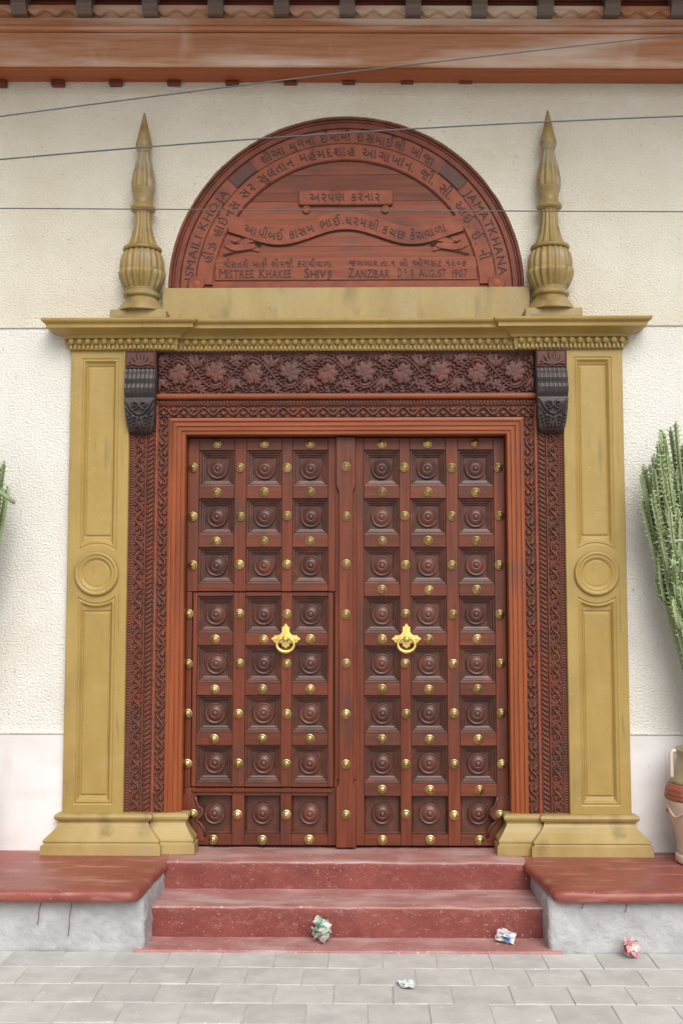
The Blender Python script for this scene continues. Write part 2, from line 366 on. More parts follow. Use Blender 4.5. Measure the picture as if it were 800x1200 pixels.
pave = bpy.data.objects.new('pavement', None); COL.objects.link(pave); pave['kind'] = 'structure'
SW, SD = 0.280, 0.255
slabs = []
for k in range(4):
    bm = box_bm(-SW / 2 + .0022, SW / 2 - .0022, -SD / 2 + .0022, SD / 2 - .0022, -.03, 0, 0.003)
    bmesh.ops.subdivide_edges(bm, edges=[e for e in bm.edges if e.calc_length() > .1], cuts=3, use_grid_fill=True)
    for v in bm.verts:
        n_ = mnoise.noise_vector(v.co * 16 + Vector((k * 7.3, 0, 0)))
        v.co += Vector((n_.x * .0028, n_.y * .0028, n_.z * .0016 if v.co.z > -.01 else 0))
    me = bpy.data.meshes.new('paving_slab'); bm.to_mesh(me); bm.free(); me.materials.append(M['paving']); slabs.append(me)
for r in range(10):
    y = -0.885 - SD * (r + .5)
    off = (0.5 * (r % 2) + (.07 * r) % .25) * SW + .06
    for c in range(-10, 11):
        o = link('paving_slab', slabs[random.randrange(4)], pave, (c * SW + off, y + random.uniform(-.002, .002), random.uniform(-.003, .0015)))
        o.rotation_euler = (random.uniform(-.006, .006), random.uniform(-.006, .006), random.uniform(-.006, .006) + (math.pi if random.random() < .5 else 0))

# ------------------------------------------------------------------ house wall
wall = thing('house_wall', 'cream white roughcast house wall behind the gilded doorway', 'wall')
V, F = [], []
def quad(a, b, c, d):
    i = len(V); V.extend([a, b, c, d]); F.append((i, i + 1, i + 2, i + 3))
ZT, XW = 5.75, 5.0
ZS = 3.60
for s in (-1, 1):
    quad((s * XW, 0, 0), (s * XF, 0, 0), (s * XF, 0, ZS), (s * XW, 0, ZS))
    quad((s * XF, 0, ZC), (s * RA, 0, ZC), (s * RA, 0, ZS), (s * XF, 0, ZS))
for s in (-1, 1): quad((s * XF, 0, 0), (s * XF, .3, 0), (s * XF, .3, ZC), (s * XF, 0, ZC))
quad((-XF, 0, ZC), (XF, 0, ZC), (XF, .3, ZC), (-XF, .3, ZC))
quad((-XW, .35, 0), (XW, .35, 0), (XW, .35, ZT), (-XW, .35, ZT))
obj('roughcast', V, F, 'stucco', wall)
V.clear(); F.clear()
for s in (-1, 1): quad((s * XW, 0, ZS), (s * RA, 0, ZS), (s * RA, 0, ZT), (s * XW, 0, ZT))
quad((-RA, 0, ZC), (RA, 0, ZC), (RA, 0, ZA), (-RA, 0, ZA))
NA = 220
arc = [(-RA * math.cos(math.pi * i / NA), ZA + RA * math.sin(math.pi * i / NA)) for i in range(NA + 1)]
# the plaster laps over the arched board with a ragged edge
rag = [1 - min(1, (min(i, NA - i) / 36) ** 2) * (.0045 + .0030 * mnoise.noise(Vector((i * .21, 3.3, 0))) + .0022 * mnoise.noise(Vector((i * .73, 7.1, 0)))) for i in range(NA + 1)]
arcw = [(x * q, ZA + (z - ZA) * q) for q, (x, z) in zip(rag, arc)]
arcw[0] = (-RA, ZA); arcw[-1] = (RA, ZA)
for (xa, za), (xb, zb) in zip(arcw[:-1], arcw[1:]):
    quad((xa, 0, za), (xb, 0, zb), (xb, 0, ZT), (xa, 0, ZT))
    quad((xa, 0, za), (xa, .09, za), (xb, .09, zb), (xb, 0, zb))
obj('upper_roughcast', V, F, 'stucco_cream_bounce', wall)
for s in (-1, 1):
    a, b = sorted((s * 5.0, s * 1.70))
    # smooth painted dado below, string course level with the cornice
    from_bm('dado', box_bm(a, b, -.012, -.001, .30, 1.040, .004), 'plaster_smooth', wall)
    from_bm('dado_lip', box_bm(a, b, -.020, -.0015, 1.041, 1.058, .006, 2), 'stucco', wall)
    from_bm('string_course', box_bm(a, b, -.010, -.002, 3.601, 3.662, .006, 2), 'stucco_cream_bounce', wall)

# ------------------------------------------------------------------ eaves
eaves = thing('eaves_beam', 'long varnished timber eaves beam with scalloped board across the top', 'beam', (0, 0, 5.2))
eaves.rotation_euler = (0, R(0.62), 0)
XE = 3.4
def ebox(name, y0, y1, z0, z1, mat, bevel=.004, x0=-XE, x1=XE, parent=eaves): return box(name, x0, x1, y0, y1, z0, z1, mat, parent, bevel)
ebox('fascia_board', -.225, -.190, .020, .232, 'wood_fascia')
ebox('soffit_board', -.189, -.002, .012, .040, 'wood_soffit')
ebox('moulding', -.262, -.190, .236, .262, 'wood_fascia', .006)
ebox('upper_board', -.248, -.190, .266, .318, 'wood_fascia', .005)
ebox('back_board', -.186, -.150, .236, .70, 'wood_slat')
for k in range(3): ebox('slat', -.212, -.188, .392 + k * .062, .448 + k * .062, 'wood_slat', .006)
# scalloped board: lower edge a run of small waves between the brackets
pts = []
n = 480
for i in range(n + 1):
    x = -XE + 2 * XE * i / n
    pts.append((x, .350 + .017 * math.sin(2 * math.pi * x / .138) + .003 * math.sin(5 * x)))
V = []; F = []
for (x, z) in pts: V += [(x, -.262, z), (x, -.262, .392), (x, -.223, .392), (x, -.223, z)]
for i in range(n):
    a, b = 4 * i, 4 * (i + 1)
    F += [(a, b, b + 1, a + 1), (a + 1, b + 1, b + 2, a + 2), (a + 3, a + 2, b + 2, b + 3), (a, a + 3, b + 3, b)]
obj('scalloped_board', V, F, 'wood_fascia', eaves)
ebox('apron_board', -.222, -.189, .318, .392, 'wood_fascia', .003)
prof = [(-.19, .62), (-.33, .62), (-.33, .54), (-.315, .53), (-.328, .50), (-.328, .455), (-.312, .445), (-.322, .42), (-.318, .375), (-.30, .35), (-.285, .322), (-.19, .322)]
for i in range(-8, 9):
    xc = .01 + i * .412
    Vb = [(xc - .047, y, z) for y, z in prof] + [(xc + .047, y, z) for y, z in prof]
    k = len(prof); Fb = [tuple(range(k)), tuple(reversed(range(k, 2 * k)))] + [(j, j + k, (j + 1) % k + k, (j + 1) % k) for j in range(k)]
    obj('bracket', Vb, Fb, 'wood_bracket', eaves)
# projecting roof boards carried by the brackets
for k in range(12):
    y1 = -.002 - k * .14
    ebox('roof_board', y1 - .137, y1, .725 - k * .005, .76 - k * .005, 'wood_slat', .004)
for i in range(-9, 10):
    xc = -.357 + i * .377
    if xc > .9: continue
    box('rafter_end', xc - .042, xc + .042, -.045, -.001, min(.006, -.018 + (xc + 1.2) * .012), .0115, 'wood_slat', eaves, .004)

# ------------------------------------------------------------------ platforms and steps
def rough_bm(x0, x1, y0, y1, z0, z1, cell, bevel, amp, seed=0, bseg=3, freq=9):
    bm = box_bm(x0, x1, y0, y1, z0, z1)
    bmesh.ops.bevel(bm, geom=bm.edges[:], offset=bevel, segments=bseg, affect='EDGES', profile=0.5)
    for ax in range(3):
        lo, hi = ((x0, x1), (y0, y1), (z0, z1))[ax]
        n = max(1, int((hi - lo) / cell))
        for i in range(1, n):
            nrm = [0, 0, 0]; nrm[ax] = 1; co = [0, 0, 0]; co[ax] = lo + (hi - lo) * i / n
            bmesh.ops.bisect_plane(bm, geom=bm.verts[:] + bm.edges[:] + bm.faces[:], plane_co=co, plane_no=nrm, dist=1e-6)
    for v in bm.verts:
        q = v.co + Vector((seed * 3.1, 0, 0))
        v.co += mnoise.noise_vector(q * freq) * amp + mnoise.noise_vector(q * freq * 3.5) * amp * .5
    return bm

def slab_shape(s, xin_front, xin_back, yf, name, parent):
    """platform slab with bull-nosed front and a rounded inner corner"""
    xo = 5.0
    pl = [(s * xo, 0.3), (s * xo, yf)]
    c = Vector((xin_front + .07, yf + .07))
    pl += [(s * (c.x + .07 * math.cos(a)), c.y + .07 * math.sin(a)) for a in [R(-90 - 90 * i / 8) for i in range(9)]]
    pl += [(s * xin_back, -.27), (s * xin_back, .3)]
    prof = [(-.07, .335), (-.03, .335), (-.012, .331), (-.002, .318), (0, .302), (-.004, .285), (-.018, .272), (-.05, .268)]
    # walk so that outward is on the right
    path = pl if s < 0 else pl[::-1]
    P = [Vector(p) for p in path]
    fine = [P[0]]
    for a, b in zip(P[:-1], P[1:]):
        k = max(1, int((b - a).length / .05))
        fine += [a.lerp(b, i / k) for i in range(1, k + 1)]
    P = fine
    nr = []
    for i in range(len(P)):
        d = (P[min(i + 1, len(P) - 1)] - P[max(i - 1, 0)]).normalized(); nr.append(Vector((d.y, -d.x)))
    V, F = [], []
    k = len(prof)
    for p, m in zip(P, nr):
        for o_, h in prof:
            q = p + (-m) * (-o_) * -1 if False else p + m * o_
            e = mnoise.noise(Vector((q.x * 9, q.y * 9, h * 20))) * .010 if o_ > -.06 else 0
            V.append((q.x + m.x * e, q.y + m.y * e, h + e * .5))
    for i in range(len(P) - 1):
        for j in range(k - 1): F.append((i * k + j, (i + 1) * k + j, (i + 1) * k + j + 1, i * k + j + 1))
    top = [i * k for i in range(len(P))]
    F.append(tuple(top)); F.append(tuple(reversed([i * k + k - 1 for i in range(len(P))])))
    o = obj(name, V, F, 'red_slab', parent)
    bm = bmesh.new(); bm.from_mesh(o.data); bmesh.ops.recalc_face_normals(bm, faces=bm.faces[:])
    for f in bm.faces: f.smooth = len(f.verts) == 4
    bm.to_mesh(o.data); bm.free()
    return o

for s, lab in ((-1, 'red topped grey platform left of the doorway steps'), (1, 'red topped grey platform right of the steps, under the clay pot')):
    t = thing('platform', lab, 'platform', group='platforms beside the steps')
    xf, xb, yf = (1.075, 1.05, -.985) if s < 0 else (1.10, 1.045, -.955)
    slab_shape(s, xf, xb, yf, 'slab', t)
    a, b = sorted((s * 5.0, s * (xf - .012)))
    from_bm('plinth', rough_bm(a, b, -.885, .3, -.03, .285, .020, .035, .009, seed=s, freq=14), 'grey_render', t, smooth=True)

    for xc, zt_, zb2 in (((-1.62, .26, .14), (-1.455, .262, .08)) if s < 0 else ((1.27, .262, .235), (1.50, .262, .215), (1.98, .19, .06))):
        line_tube('crack', [(xc + .0025 * math.sin(i * 1.9) - .012 * i / 6, -.902 + .004 * math.sin(i * 1.3), zt_ + (zb2 - zt_) * i / 6) for i in range(7)], .0022, 'crack', t, 5)
steps = thing('steps', 'pair of worn red painted steps up to the door', 'steps')
def step(name, x0, x1, y0, z0, z1, y1):
    bm = rough_bm(x0, x1, y0, y1, z0, z1, .04, .016, .0065, seed=z1 * 10, freq=7)
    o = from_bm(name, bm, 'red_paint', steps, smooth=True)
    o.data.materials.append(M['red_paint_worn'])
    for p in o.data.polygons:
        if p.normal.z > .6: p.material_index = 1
    return o
step('upper_step', -1.12, 1.12, -.275, .02, .330, .5)
step('lower_step', -1.14, 1.15, -.665, -.02, .175, -.2)
bm = rough_bm(-1.12, 1.16, -.905, -.5, -.03, .012, .05, .006, .0025, seed=5)
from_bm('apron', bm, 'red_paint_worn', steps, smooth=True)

# ================================================================== DOORWAY
# ------------------------------------------------------------------ pilasters
RES = 0.004
zb, zt = .555, ZC
nu, nv = int((zt - zb) / RES) + 1, int(.37 / RES) + 1
U, Vv = np.meshgrid(np.arange(nu) * (zt - zb) / (nu - 1) + zb, np.arange(nv) * .37 / (nv - 1) - .185, indexing='ij')
def rect(cx, cz, hx, hz): return np.maximum(np.abs(Vv - cx) - hx, np.abs(U - cz) - hz)
zr = 2.033
rad = np.hypot(Vv, U - zr)
h = np.zeros_like(U)
def sm(x): x = np.clip(x, 0, 1); return x * x * (3 - 2 * x)
for z0, z1, iz0, iz1 in ((zr, 3.395, zr + .235, 3.345), (.62, zr, .672, zr - .235)):
    d = np.maximum(rect(0, (z0 + z1) / 2, .118, (z1 - z0) / 2), .182 - rad)
    h -= .010 * sm(-d / .005)
    h += .009 * np.exp(-((d + .015) / .007) ** 2)
    di = rect(0, (iz0 + iz1) / 2, .083, (iz1 - iz0) / 2)
    h -= .011 * sm((-d - .016) / .022) * (d < 0)
    h -= .010 * np.exp(-((di) / .0045) ** 2)
h += .0012 * np.sin(U * 7 + Vv * 20) * np.sin(Vv * 31 + 2)
for s, lab in ((-1, 'gilded panelled pilaster with roundel left of the carved door'), (1, 'gilded panelled pilaster with roundel right of the carved door')):
    t = thing('pilaster', lab, 'pilaster', (s * (XP + XF) / 2, 0, ZP), 'gilded pilasters')
    relief('shaft', h, (zt - zb) / (nu - 1), .37 / (nv - 1), lambda u, v, hh: (v - .185, -.05 - hh, u + zb - ZP), 'gold', t, skirt=.052)
    ring = lathe_mesh('roundel', [(.139, .0), (.138, .010), (.132, .018), (.122, .020), (.114, .014), (.110, .010), (.106, .015), (.099, .013), (.088, .002), (.082, -.001), (.078, .003), (.074, .003), (.02, .0035)], 48, 'gold', axis='y')
    link('roundel', ring, t, (0, -.053, zr - ZP))
    # moulded base, and the lower return in front of the jamb
    c = (XP + XF) / 2 * s
    bprof = [(-.06, .235), (.020, .235), (.034, .228), (.038, .214), (.032, .200), (.018, .190), (.012, .178), (.020, .160), (.045, .130), (.075, .100), (.088, .088), (.090, .078), (.084, .070), (.086, .062), (.100, .056), (.102, .001), (-.06, .001)]
    def pxy(L): return L if s < 0 else [(-x, y) for x, y in L][::-1]
    x_out, x_in = -XP - .003, -XF + .150
    sweep('base', bprof, [(x - c, y) for x, y in pxy([(x_out, .0), (x_out, -.053), (x_in, -.053), (x_in, .0)])], 'gold_dirty', t)
    bp2 = [(o * .75, hz - .003) for o, hz in bprof]
    sweep('return_base', bp2, [(x - c, y) for x, y in pxy([(x_in + .02, -.028), (-XO + .035, -.028), (-XO + .035, .06)])], 'gold_dirty', t)

# ------------------------------------------------------------------ carved frame of the doorway
frame = thing('carved_surround', 'carved dark red timber frame with leafy frieze around the double door', 'door frame')
Z0F, Z1F = .56, 3.169
HL = Z1F - Z0F
r25 = .0025
# outer bead strip
cv = Carve(.0165, .032, .00165)
cv.h[np.abs(cv.V) > .0125] = .004
cv.seg((.00825, -.003), (.00825, .003), .0066, .0066, .010, .010); bead_h = cv
# scroll band A
DP = .020
cA = Carve(.123, .071, .0023)
vine = [(.123 * i / 24, .021 * math.sin(2 * math.pi * i / 24)) for i in range(25)]
cA.stroke(vine, .0062, .0062, DP)
for x, sg in ((.03075, 1), (.09225, -1)):
    cA.spiral((x + .002, -sg * .010), .0155, sg * math.pi / 2, 1.0, .0056, .0042, DP * .95, sgn=-sg)
    cA.dot((x + .002, -sg * .010), .0058, DP)
    cA.drop((x + .024, -sg * .022), -sg * .35, .019, .0066, DP * .85); cA.drop((x - .016, -sg * .026), math.pi + sg * .35, .015, .0055, DP * .8)
    cA.dot((x + .031, sg * .0285), .0048, DP * .7)
cA.h[np.abs(cA.V) > .0335] = DP * .9
# rope band
cR = Carve(.030, .054, .0022)
cR.drop((-.004, -.021), 1.0, .048, .0085, .016)
cR.dot((.022, -.016), .0052, .013); cR.dot((.006, .019), .0048, .012)
# leaf band B
cB = Carve(.126, .065, .0023)
vine = [(.126 * i / 24, .020 * math.sin(2 * math.pi * i / 24)) for i in range(25)]
cB.stroke(vine, .0056, .0056, .021)
for x, sg in ((.0315, 1), (.0945, -1)):
    cB.stroke([(x - .014, sg * .014), (x - .007, sg * .002), (x, -sg * .004)], .0042, .0035, .019)
    for a in (-1.25, -.42, .42, 1.25): cB.drop((x, -sg * .006), -sg * math.pi / 2 + a, .024, .0058, .020)
    cB.drop((x + .018, sg * .026), sg * .25, .018, .0052, .016)
cB.h[np.abs(cB.V) > .0305] = .018

def vstrip(name, cv, s, xa, xb, y0, mat='wood_carved', z0=Z0F, z1=Z1F, par=None):
    """carved strip from |x| = xa (outer) to xb (inner), standing from z0 to z1"""
    T = cv.tile(z1 - z0); wdt = xa - xb; sc = wdt / cv.W
    return relief(name, T, cv.du, cv.dv * sc, lambda u, v, hh: (s * (xa - v), y0 - hh, z0 + np.minimum(u, z1 - z0)), mat, par or frame, skirt=.02)
def hstrip(name, cv, x0, x1, z0, z1, y0, mat='wood_carved', par=None):
    T = cv.tile(x1 - x0); sc = (z1 - z0) / cv.W
    return relief(name, T, cv.du, cv.dv * sc, lambda u, v, hh: (x0 + np.minimum(u, x1 - x0), y0 - hh, z0 + v), mat, par or frame, skirt=.02)

for s in (-1, 1):
    vstrip('bead_strip', bead_h, s, 1.364, 1.334, -.016, 'wood_carved')
    a, b = sorted((s * 1.333, s * 1.1015))
    box('carved_backing', a, b, .006, .10, Z0F, 3.1689, 'wood_carved', frame)
    vstrip('scroll_band', cA, s, 1.332, 1.263, -.003)
    a, b = sorted((s * 1.262, s * 1.253)); box('fillet', a, b, -.024, -.004, Z0F, Z1F - .001, 'wood_carved', frame, .003)
    vstrip('rope_band', cR, s, 1.252, 1.199, -.009)
    a, b = sorted((s * 1.198, s * 1.183)); box('fillet', a, b, -.028, -.004, Z0F, 3.099, 'wood_letter_ring', frame, .004)
    vstrip('leaf_band', cB, s, 1.182, 1.118, -.001, z1=3.0215)
hstrip('leaf_band', cB, -1.182, 1.182, 3.023, 3.097, -.001)
# beaded moulding and torus over the leaf band
hstrip('bead_row', (lambda c: (c.seg((.0105, -.002), (.0105, .002), .0088, .0088, .011, .011), c)[1])(Carve(.021, .033, .0021)), -1.198, 1.198, 3.0995, 3.131, -.020, 'wood_carved')
box('torus_moulding', -1.198, 1.198, -.052, .02, 3.1325, 3.1675, 'wood_frame_x', frame, .014, 3)
# plain stepped inner frame
iprof = [(.115, .0), (.115, .018), (.100, .022), (.092, .022), (.088, .012), (.060, .012), (.056, .004), (.030, .004), (.026, -.006), (.006, -.006), (.0, -.012), (.0, -.13), (.115, -.13)]
iprof2 = [(XO + o, hh) for o, hh in iprof]
for s in (-1, 1):
    # jambs
    V = []; zc0 = .336
    for o_, hh in iprof: V.append((s * (XO - .012 + o_ * .91), -hh, zc0))
    for o_, hh in iprof: V.append((s * (XO - .012 + o_ * .91), -hh, 2.912 + o_ * .91))
    k = len(iprof)
    F = [(j, (j + 1) % k, (j + 1) % k + k, j + k) for j in range(k)] + [tuple(range(k)), tuple(range(k, 2 * k))]
    o = obj('jamb', V, F, 'wood_frame_z', frame)
    bm = bmesh.new(); bm.from_mesh(o.data); bmesh.ops.recalc_face_normals(bm, faces=bm.faces[:]); bm.to_mesh(o.data); bm.free()
V = []
for sgn in (-1, 1):
    for o_, hh in iprof: V.append((sgn * (XO - .012 + o_ * .91), -hh, 2.9125 + o_ * .91))
k = len(iprof)
F = [(j, (j + 1) % k, (j + 1) % k + k, j + k) for j in range(k)] + [tuple(range(k)), tuple(range(k, 2 * k))]
o = obj('head', V, F, 'wood_frame_x', frame)
bm = bmesh.new(); bm.from_mesh(o.data); bmesh.ops.recalc_face_normals(bm, faces=bm.faces[:]); bm.to_mesh(o.data); bm.free()

# leafy frieze
PF, WF = 2.37 / 5, .272
cf = Carve(PF, WF, .0026)
N = 60
vn = [(PF * i / N, .098 * math.sin(2 * math.pi * i / N)) for i in range(N + 1)]
DF = .026
cf.stroke(vn, .0075, .0075, DF * .85)
for i in range(0, N, 2):                      # fern barbs inside each curve
    x, z = vn[i]; sl = .098 * 2 * math.pi / PF * math.cos(2 * math.pi * i / N)
    ang = math.atan(sl); sgn = 1 if z >= 0 else -1
    cf.drop((x, z - sgn * .006), ang - sgn * 0.95, .036, .0078, DF * .62)
    if abs(z) < .088: cf.drop((x, z + sgn * .004), ang + sgn * 2.0, .034, .0082, DF * .62)
def leaf(c, ang, sz, hgt=DF):
    for da, l_, wd in ((0, 1.0, .27), (.62, .88, .23), (-.62, .88, .23), (1.25, .70, .20), (-1.25, .70, .20), (1.95, .48, .17), (-1.95, .48, .17)):
        a = ang + da
        cf.drop(c, a, sz * l_, sz * wd, hgt * .95)
        for sg in (-1, 1):
            for t in (.40, .62):
                cf.drop((c[0] + math.cos(a) * sz * l_ * t, c[1] + math.sin(a) * sz * l_ * t), a + sg * .75, sz * l_ * .36, sz * wd * .45, hgt * .86)
    cf.dot(c, sz * .15, hgt * 1.12)
def flower(c, sz, a0=.3, hgt=DF):
    for k in range(6): cf.drop(c, a0 + k * math.pi / 3, sz, sz * .34, hgt * .8)
    cf.dot(c, sz * .34, hgt * 1.1)
leaf((PF * .25 - .014, .018), -.95, .112); leaf((PF * .75 - .014, -.018), .95, .112)
cf.stroke([(PF * .25 - .02, .09), (PF * .25 - .03, .05), (PF * .25 - .012, .012)], .007, .006, DF)
cf.stroke([(PF * .75 - .02, -.09), (PF * .75 - .03, -.05), (PF * .75 - .012, -.012)], .007, .006, DF)
flower((.004, .082), .044); flower((PF * .5 + .004, -.082), .044, .8)
for c0, sg in (((.0, -.040), -1), ((PF * .5, .040), 1)):    # lily at each crossing
    for a in (-.75, 0, .75): cf.drop(c0, sg * math.pi / 2 + a, .085, .019, DF * .95)
    cf.drop(c0, sg * .3, .050, .012, DF * .7); cf.drop(c0, math.pi - sg * .3, .050, .012, DF * .7)
for c0 in ((PF * .25 + .085, .100), (PF * .25 - .080, .108), (PF * .75 + .085, -.100), (PF * .75 - .080, -.108)):
    for k in range(5): cf.drop(c0, .5 + k * 1.257, .034, .011, DF * .65)
fr = random.Random(4)
for _ in range(2600):                         # small leaves fill what ground is left
    c0 = (fr.uniform(0, PF), fr.uniform(-.122, .122)); a = fr.uniform(0, 6.28); ln = fr.uniform(.024, .038)
    P_ = [(c0[0] + math.cos(a) * ln * q, c0[1] + math.sin(a) * ln * q) for q in (.1, .5, .95)]
    if any(abs(z) > .125 for _x, z in P_): continue
    ix = [(int(x / cf.du) % cf.nu, min(cf.nv - 1, max(0, int((z + WF / 2) / cf.dv)))) for x, z in P_]
    if all(max(cf.h[(i + d) % cf.nu, min(cf.nv - 1, max(0, j + e))] for d in (-1, 0, 1) for e in (-1, 0, 1)) < .002 for i, j in ix):
        cf.drop(c0, a, ln, ln * .21, DF * .6)
cf.h[np.abs(cf.V) > .130] = DF * .75
box('frieze_backing', -1.19, 1.19, .012, .10, 3.170, 3.443, 'wood_carved_dark', frame)
hstrip('frieze', cf, -1.185, 1.185, 3.1695, 3.4425, .004, 'wood_carved_dark')
box('soffit_gap', -1.10, 1.10, .12, .24, 2.90, 3.16, 'dark', frame)

# ------------------------------------------------------------------ corbels
nuC, nvC = 190, 64
zC0, zC1 = 2.912, 3.318
uC, vC = np.meshgrid(np.linspace(zC0, zC1, nuC), np.linspace(-.094, .094, nvC), indexing='ij')
pz = np.array([2.912, 2.925, 2.95, 3.00, 3.06, 3.10, 3.128, 3.135, 3.16, 3.19, 3.215, 3.222, 3.25, 3.28, 3.30, 3.318])
pyv = np.array([.030, .062, .085, .104, .116, .122, .120, .104, .122, .132, .122, .108, .120, .108, .096, .094])
base = np.interp(uC, pz, pyv)
hc = base.copy()
reed = np.abs(np.sin(vC / .094 * math.pi * 3.5))
up = (uC > 3.134)
hc += np.where(up, .007 * reed ** .5, 0)
cl = Carve(.222, .188, .0022, wrap=False)
for sg in (-1, 1):
    cl.spiral((.170, sg * .028), .026, sg * math.pi, 1.3, .008, .005, .017, sgn=sg)
    cl.stroke([(.20, sg * .088), (.175, sg * .07), (.140, sg * .052), (.115, sg * .02), (.108, 0)], .007, .006, .018)
    cl.stroke([(.155, sg * .088), (.125, sg * .065), (.098, sg * .035), (.085, 0)], .006, .005, .014)
    for k in range(5): cl.dot((.095 - k * .02, sg * (.048 - k * .004)), .010 - k * .0008, .018)
    for k in range(5): cl.dot((.105 - k * .02, sg * (.078 - k * .004)), .010 - k * .0008, .018)
    cl.drop((.10, sg * .012), math.pi - sg * .2, .085, .012, .015)
cl.dot((.165, 0), .012, .017); cl.drop((.075, 0), math.pi, .075, .012, .016)
low = uC <= 3.134
ii = np.clip(((uC - zC0) / cl.du).astype(int), 0, cl.nu - 1); jj = np.clip(((vC + .094) / cl.dv).astype(int), 0, cl.nv - 1)
hc += np.where(low, cl.h[ii, jj], 0)
taper = np.interp(uC, [2.912, 2.96, 3.05, 3.13, 3.32], [.70, .86, .96, 1.0, 1.0])
cbk = Carve(.187, .110, .0022, wrap=False)
for a in (-1.25, -.75, -.25, .25, .75, 1.25):
    cbk.drop((.0935, -.042), math.pi / 2 + a, .088 if abs(a) < .5 else .075, .0105, .013)
for sg in (-1, 1): cbk.stroke([(.0935 + sg * .01, -.04), (.0935 + sg * .05, -.030), (.0935 + sg * .082, -.042)], .008, .005, .012)
cbk.h[:3] = cbk.h[-3:] = .010; cbk.h[:, :3] = cbk.h[:, -3:] = .010
for s, lab in ((-1, 'dark carved scroll corbel under the cornice beside the left pilaster'), (1, 'dark carved scroll corbel under the cornice beside the right pilaster')):
    t = thing('corbel', lab, 'corbel', (s * 1.287, 0, 2.9), 'carved corbels')
    relief('scroll', hc, (zC1 - zC0) / (nuC - 1), .188 / (nvC - 1), lambda u, v, hh: ((v - .094) * np.interp(u + zC0, [2.912, 2.96, 3.05, 3.13, 3.32], [.72, .87, .96, 1, 1]), np.minimum(-hh, .0) , u + zC0 - 2.9), 'wood_corbel', t, skirt=0)
    relief('leaf_block', cbk.h, cbk.du, cbk.dv, lambda u, v, hh: (u - .0935, -.098 - hh, v + 3.322 - 2.9), 'wood_carved_dark', t, skirt=.095)

# ------------------------------------------------------------------ cornice
cor = thing('cornice', 'gilded moulded cornice with bead row above the door', 'cornice', (0, 0, ZC))
XB, SB = 1.075, .034       # the centre stands back between the end blocks
cprof = [(-.05, .0), (.012, .0), (.014, .030), (.018, .034), (.018, .068), (.040, .072), (.046, .088), (.052, .092), (.066, .100), (.100, .112), (.128, .118), (.130, .140), (.138, .144), (.150, .152), (.155, .160), (.156, .172), (-.05, .176)]
pathc = [(-XP, .02), (-XP, -.052), (-XB, -.052), (-XB, -.052 + SB), (XB, -.052 + SB), (XB, -.052), (XP, -.052), (XP, .02)]
sweep('moulding', cprof, pathc, 'gold', cor)
bead = lathe_mesh('bead', [(.004, -.021), (.013, -.016), (.0195, -.006), (.0205, .0), (.0195, .006), (.013, .016), (.004, .021)], 14, 'gold', axis='z')
for seg_ in ((-XP - .02, -XB + .0), (-XB + .045, XB - .045), (XB, XP + .02)):
    nb = int(round((seg_[1] - seg_[0]) / .0535))
    for i in range(nb):
        x = seg_[0] + (i + .5) * (seg_[1] - seg_[0]) / nb
        yy = (-.052 if abs(x) > XB - .01 else -.052 + SB) - .030
        link('bead', bead, cor, (x, yy, .052))
for s in (-1, 1): link('bead', bead, cor, (s * (XP + .030), -.03, .052))
# dentil run
bm = bmesh.new()
for seg_ in ((-XP - .01, -XB), (-XB + .02, XB - .02), (XB, XP + .01)):
    nd = int(round((seg_[1] - seg_[0]) / .0265))
    for i in range(nd):
        x = seg_[0] + (i + .5) * (seg_[1] - seg_[0]) / nd
        yy = -.052 if abs(x) > XB - .005 else -.052 + SB
        b2 = box_bm(x - .0085, x + .0085, yy - .030, yy - .010, .003, .031, .003)
        me = bpy.data.meshes.new('t'); b2.to_mesh(me); b2.free(); bm.from_mesh(me); bpy.data.meshes.remove(me)
o = from_bm('dentil_row', bm, 'gold', cor); o['kind'] = 'stuff'

blk = box('blocking_course', -1.165, 1.165, -.05, .02, 3.622, 3.848, 'gold_dirty', None, .006, 2)
tag(blk, 'plain stained gold course between the finials under the arched board', 'moulding')

# ------------------------------------------------------------------ finials
def fl(n, amp): return lambda r, h, th: 1 - amp * (0.5 - 0.5 * abs(math.cos(n * th / 2))) * 2
def dense(P, k=3):
    out = []
    for (a, b), (c, d) in zip(P[:-1], P[1:]): out += [(a + (c - a) * i / k, b + (d - b) * i / k) for i in range(k)]
    return out + [P[-1]]
fin_parts = [
    ('foot', dense([(.170, .070), (.158, .085), (.132, .12), (.112, .150), (.100, .165), (.118, .172), (.122, .188), (.112, .200), (.104, .206), (.112, .222)], 2), 48, None),
    ('leaf_cup', dense([(.104, .208), (.116, .225), (.134, .255), (.150, .290), (.158, .318), (.152, .338), (.146, .342)], 3), 96, fl(18, .16)),
    ('bulb', dense([(.128, .27), (.142, .310), (.149, .350), (.148, .395), (.138, .435), (.122, .462), (.110, .472)], 3), 96, fl(18, .13)),
    ('collar', dense([(.105, .468), (.124, .470), (.130, .480), (.126, .492), (.106, .500), (.098, .504)], 2), 40, None),
    ('neck', dense([(.104, .500), (.090, .528), (.074, .575), (.062, .63), (.055, .69), (.056, .715), (.064, .735)], 3), 72, fl(12, .16)),
    ('upper_collar', dense([(.06, .730), (.078, .735), (.085, .748), (.080, .762), (.066, .772), (.060, .80), (.064, .83), (.074, .86), (.078, .875)], 2), 40, None),
    ('vase', dense([(.074, .868), (.080, .885), (.081, .925), (.074, .975), (.060, 1.03), (.046, 1.08), (.041, 1.12)], 3), 72, fl(10, .18)),
    ('tip', dense([(.036, 1.115), (.045, 1.125), (.053, 1.150), (.055, 1.172), (.050, 1.195), (.038, 1.24), (.022, 1.31), (.008, 1.372), (.002, 1.385)], 2), 32, None)]
fin_me = [(nme, lathe_mesh(nme, P, n, 'gold_finial', f)) for nme, P, n, f in fin_parts]
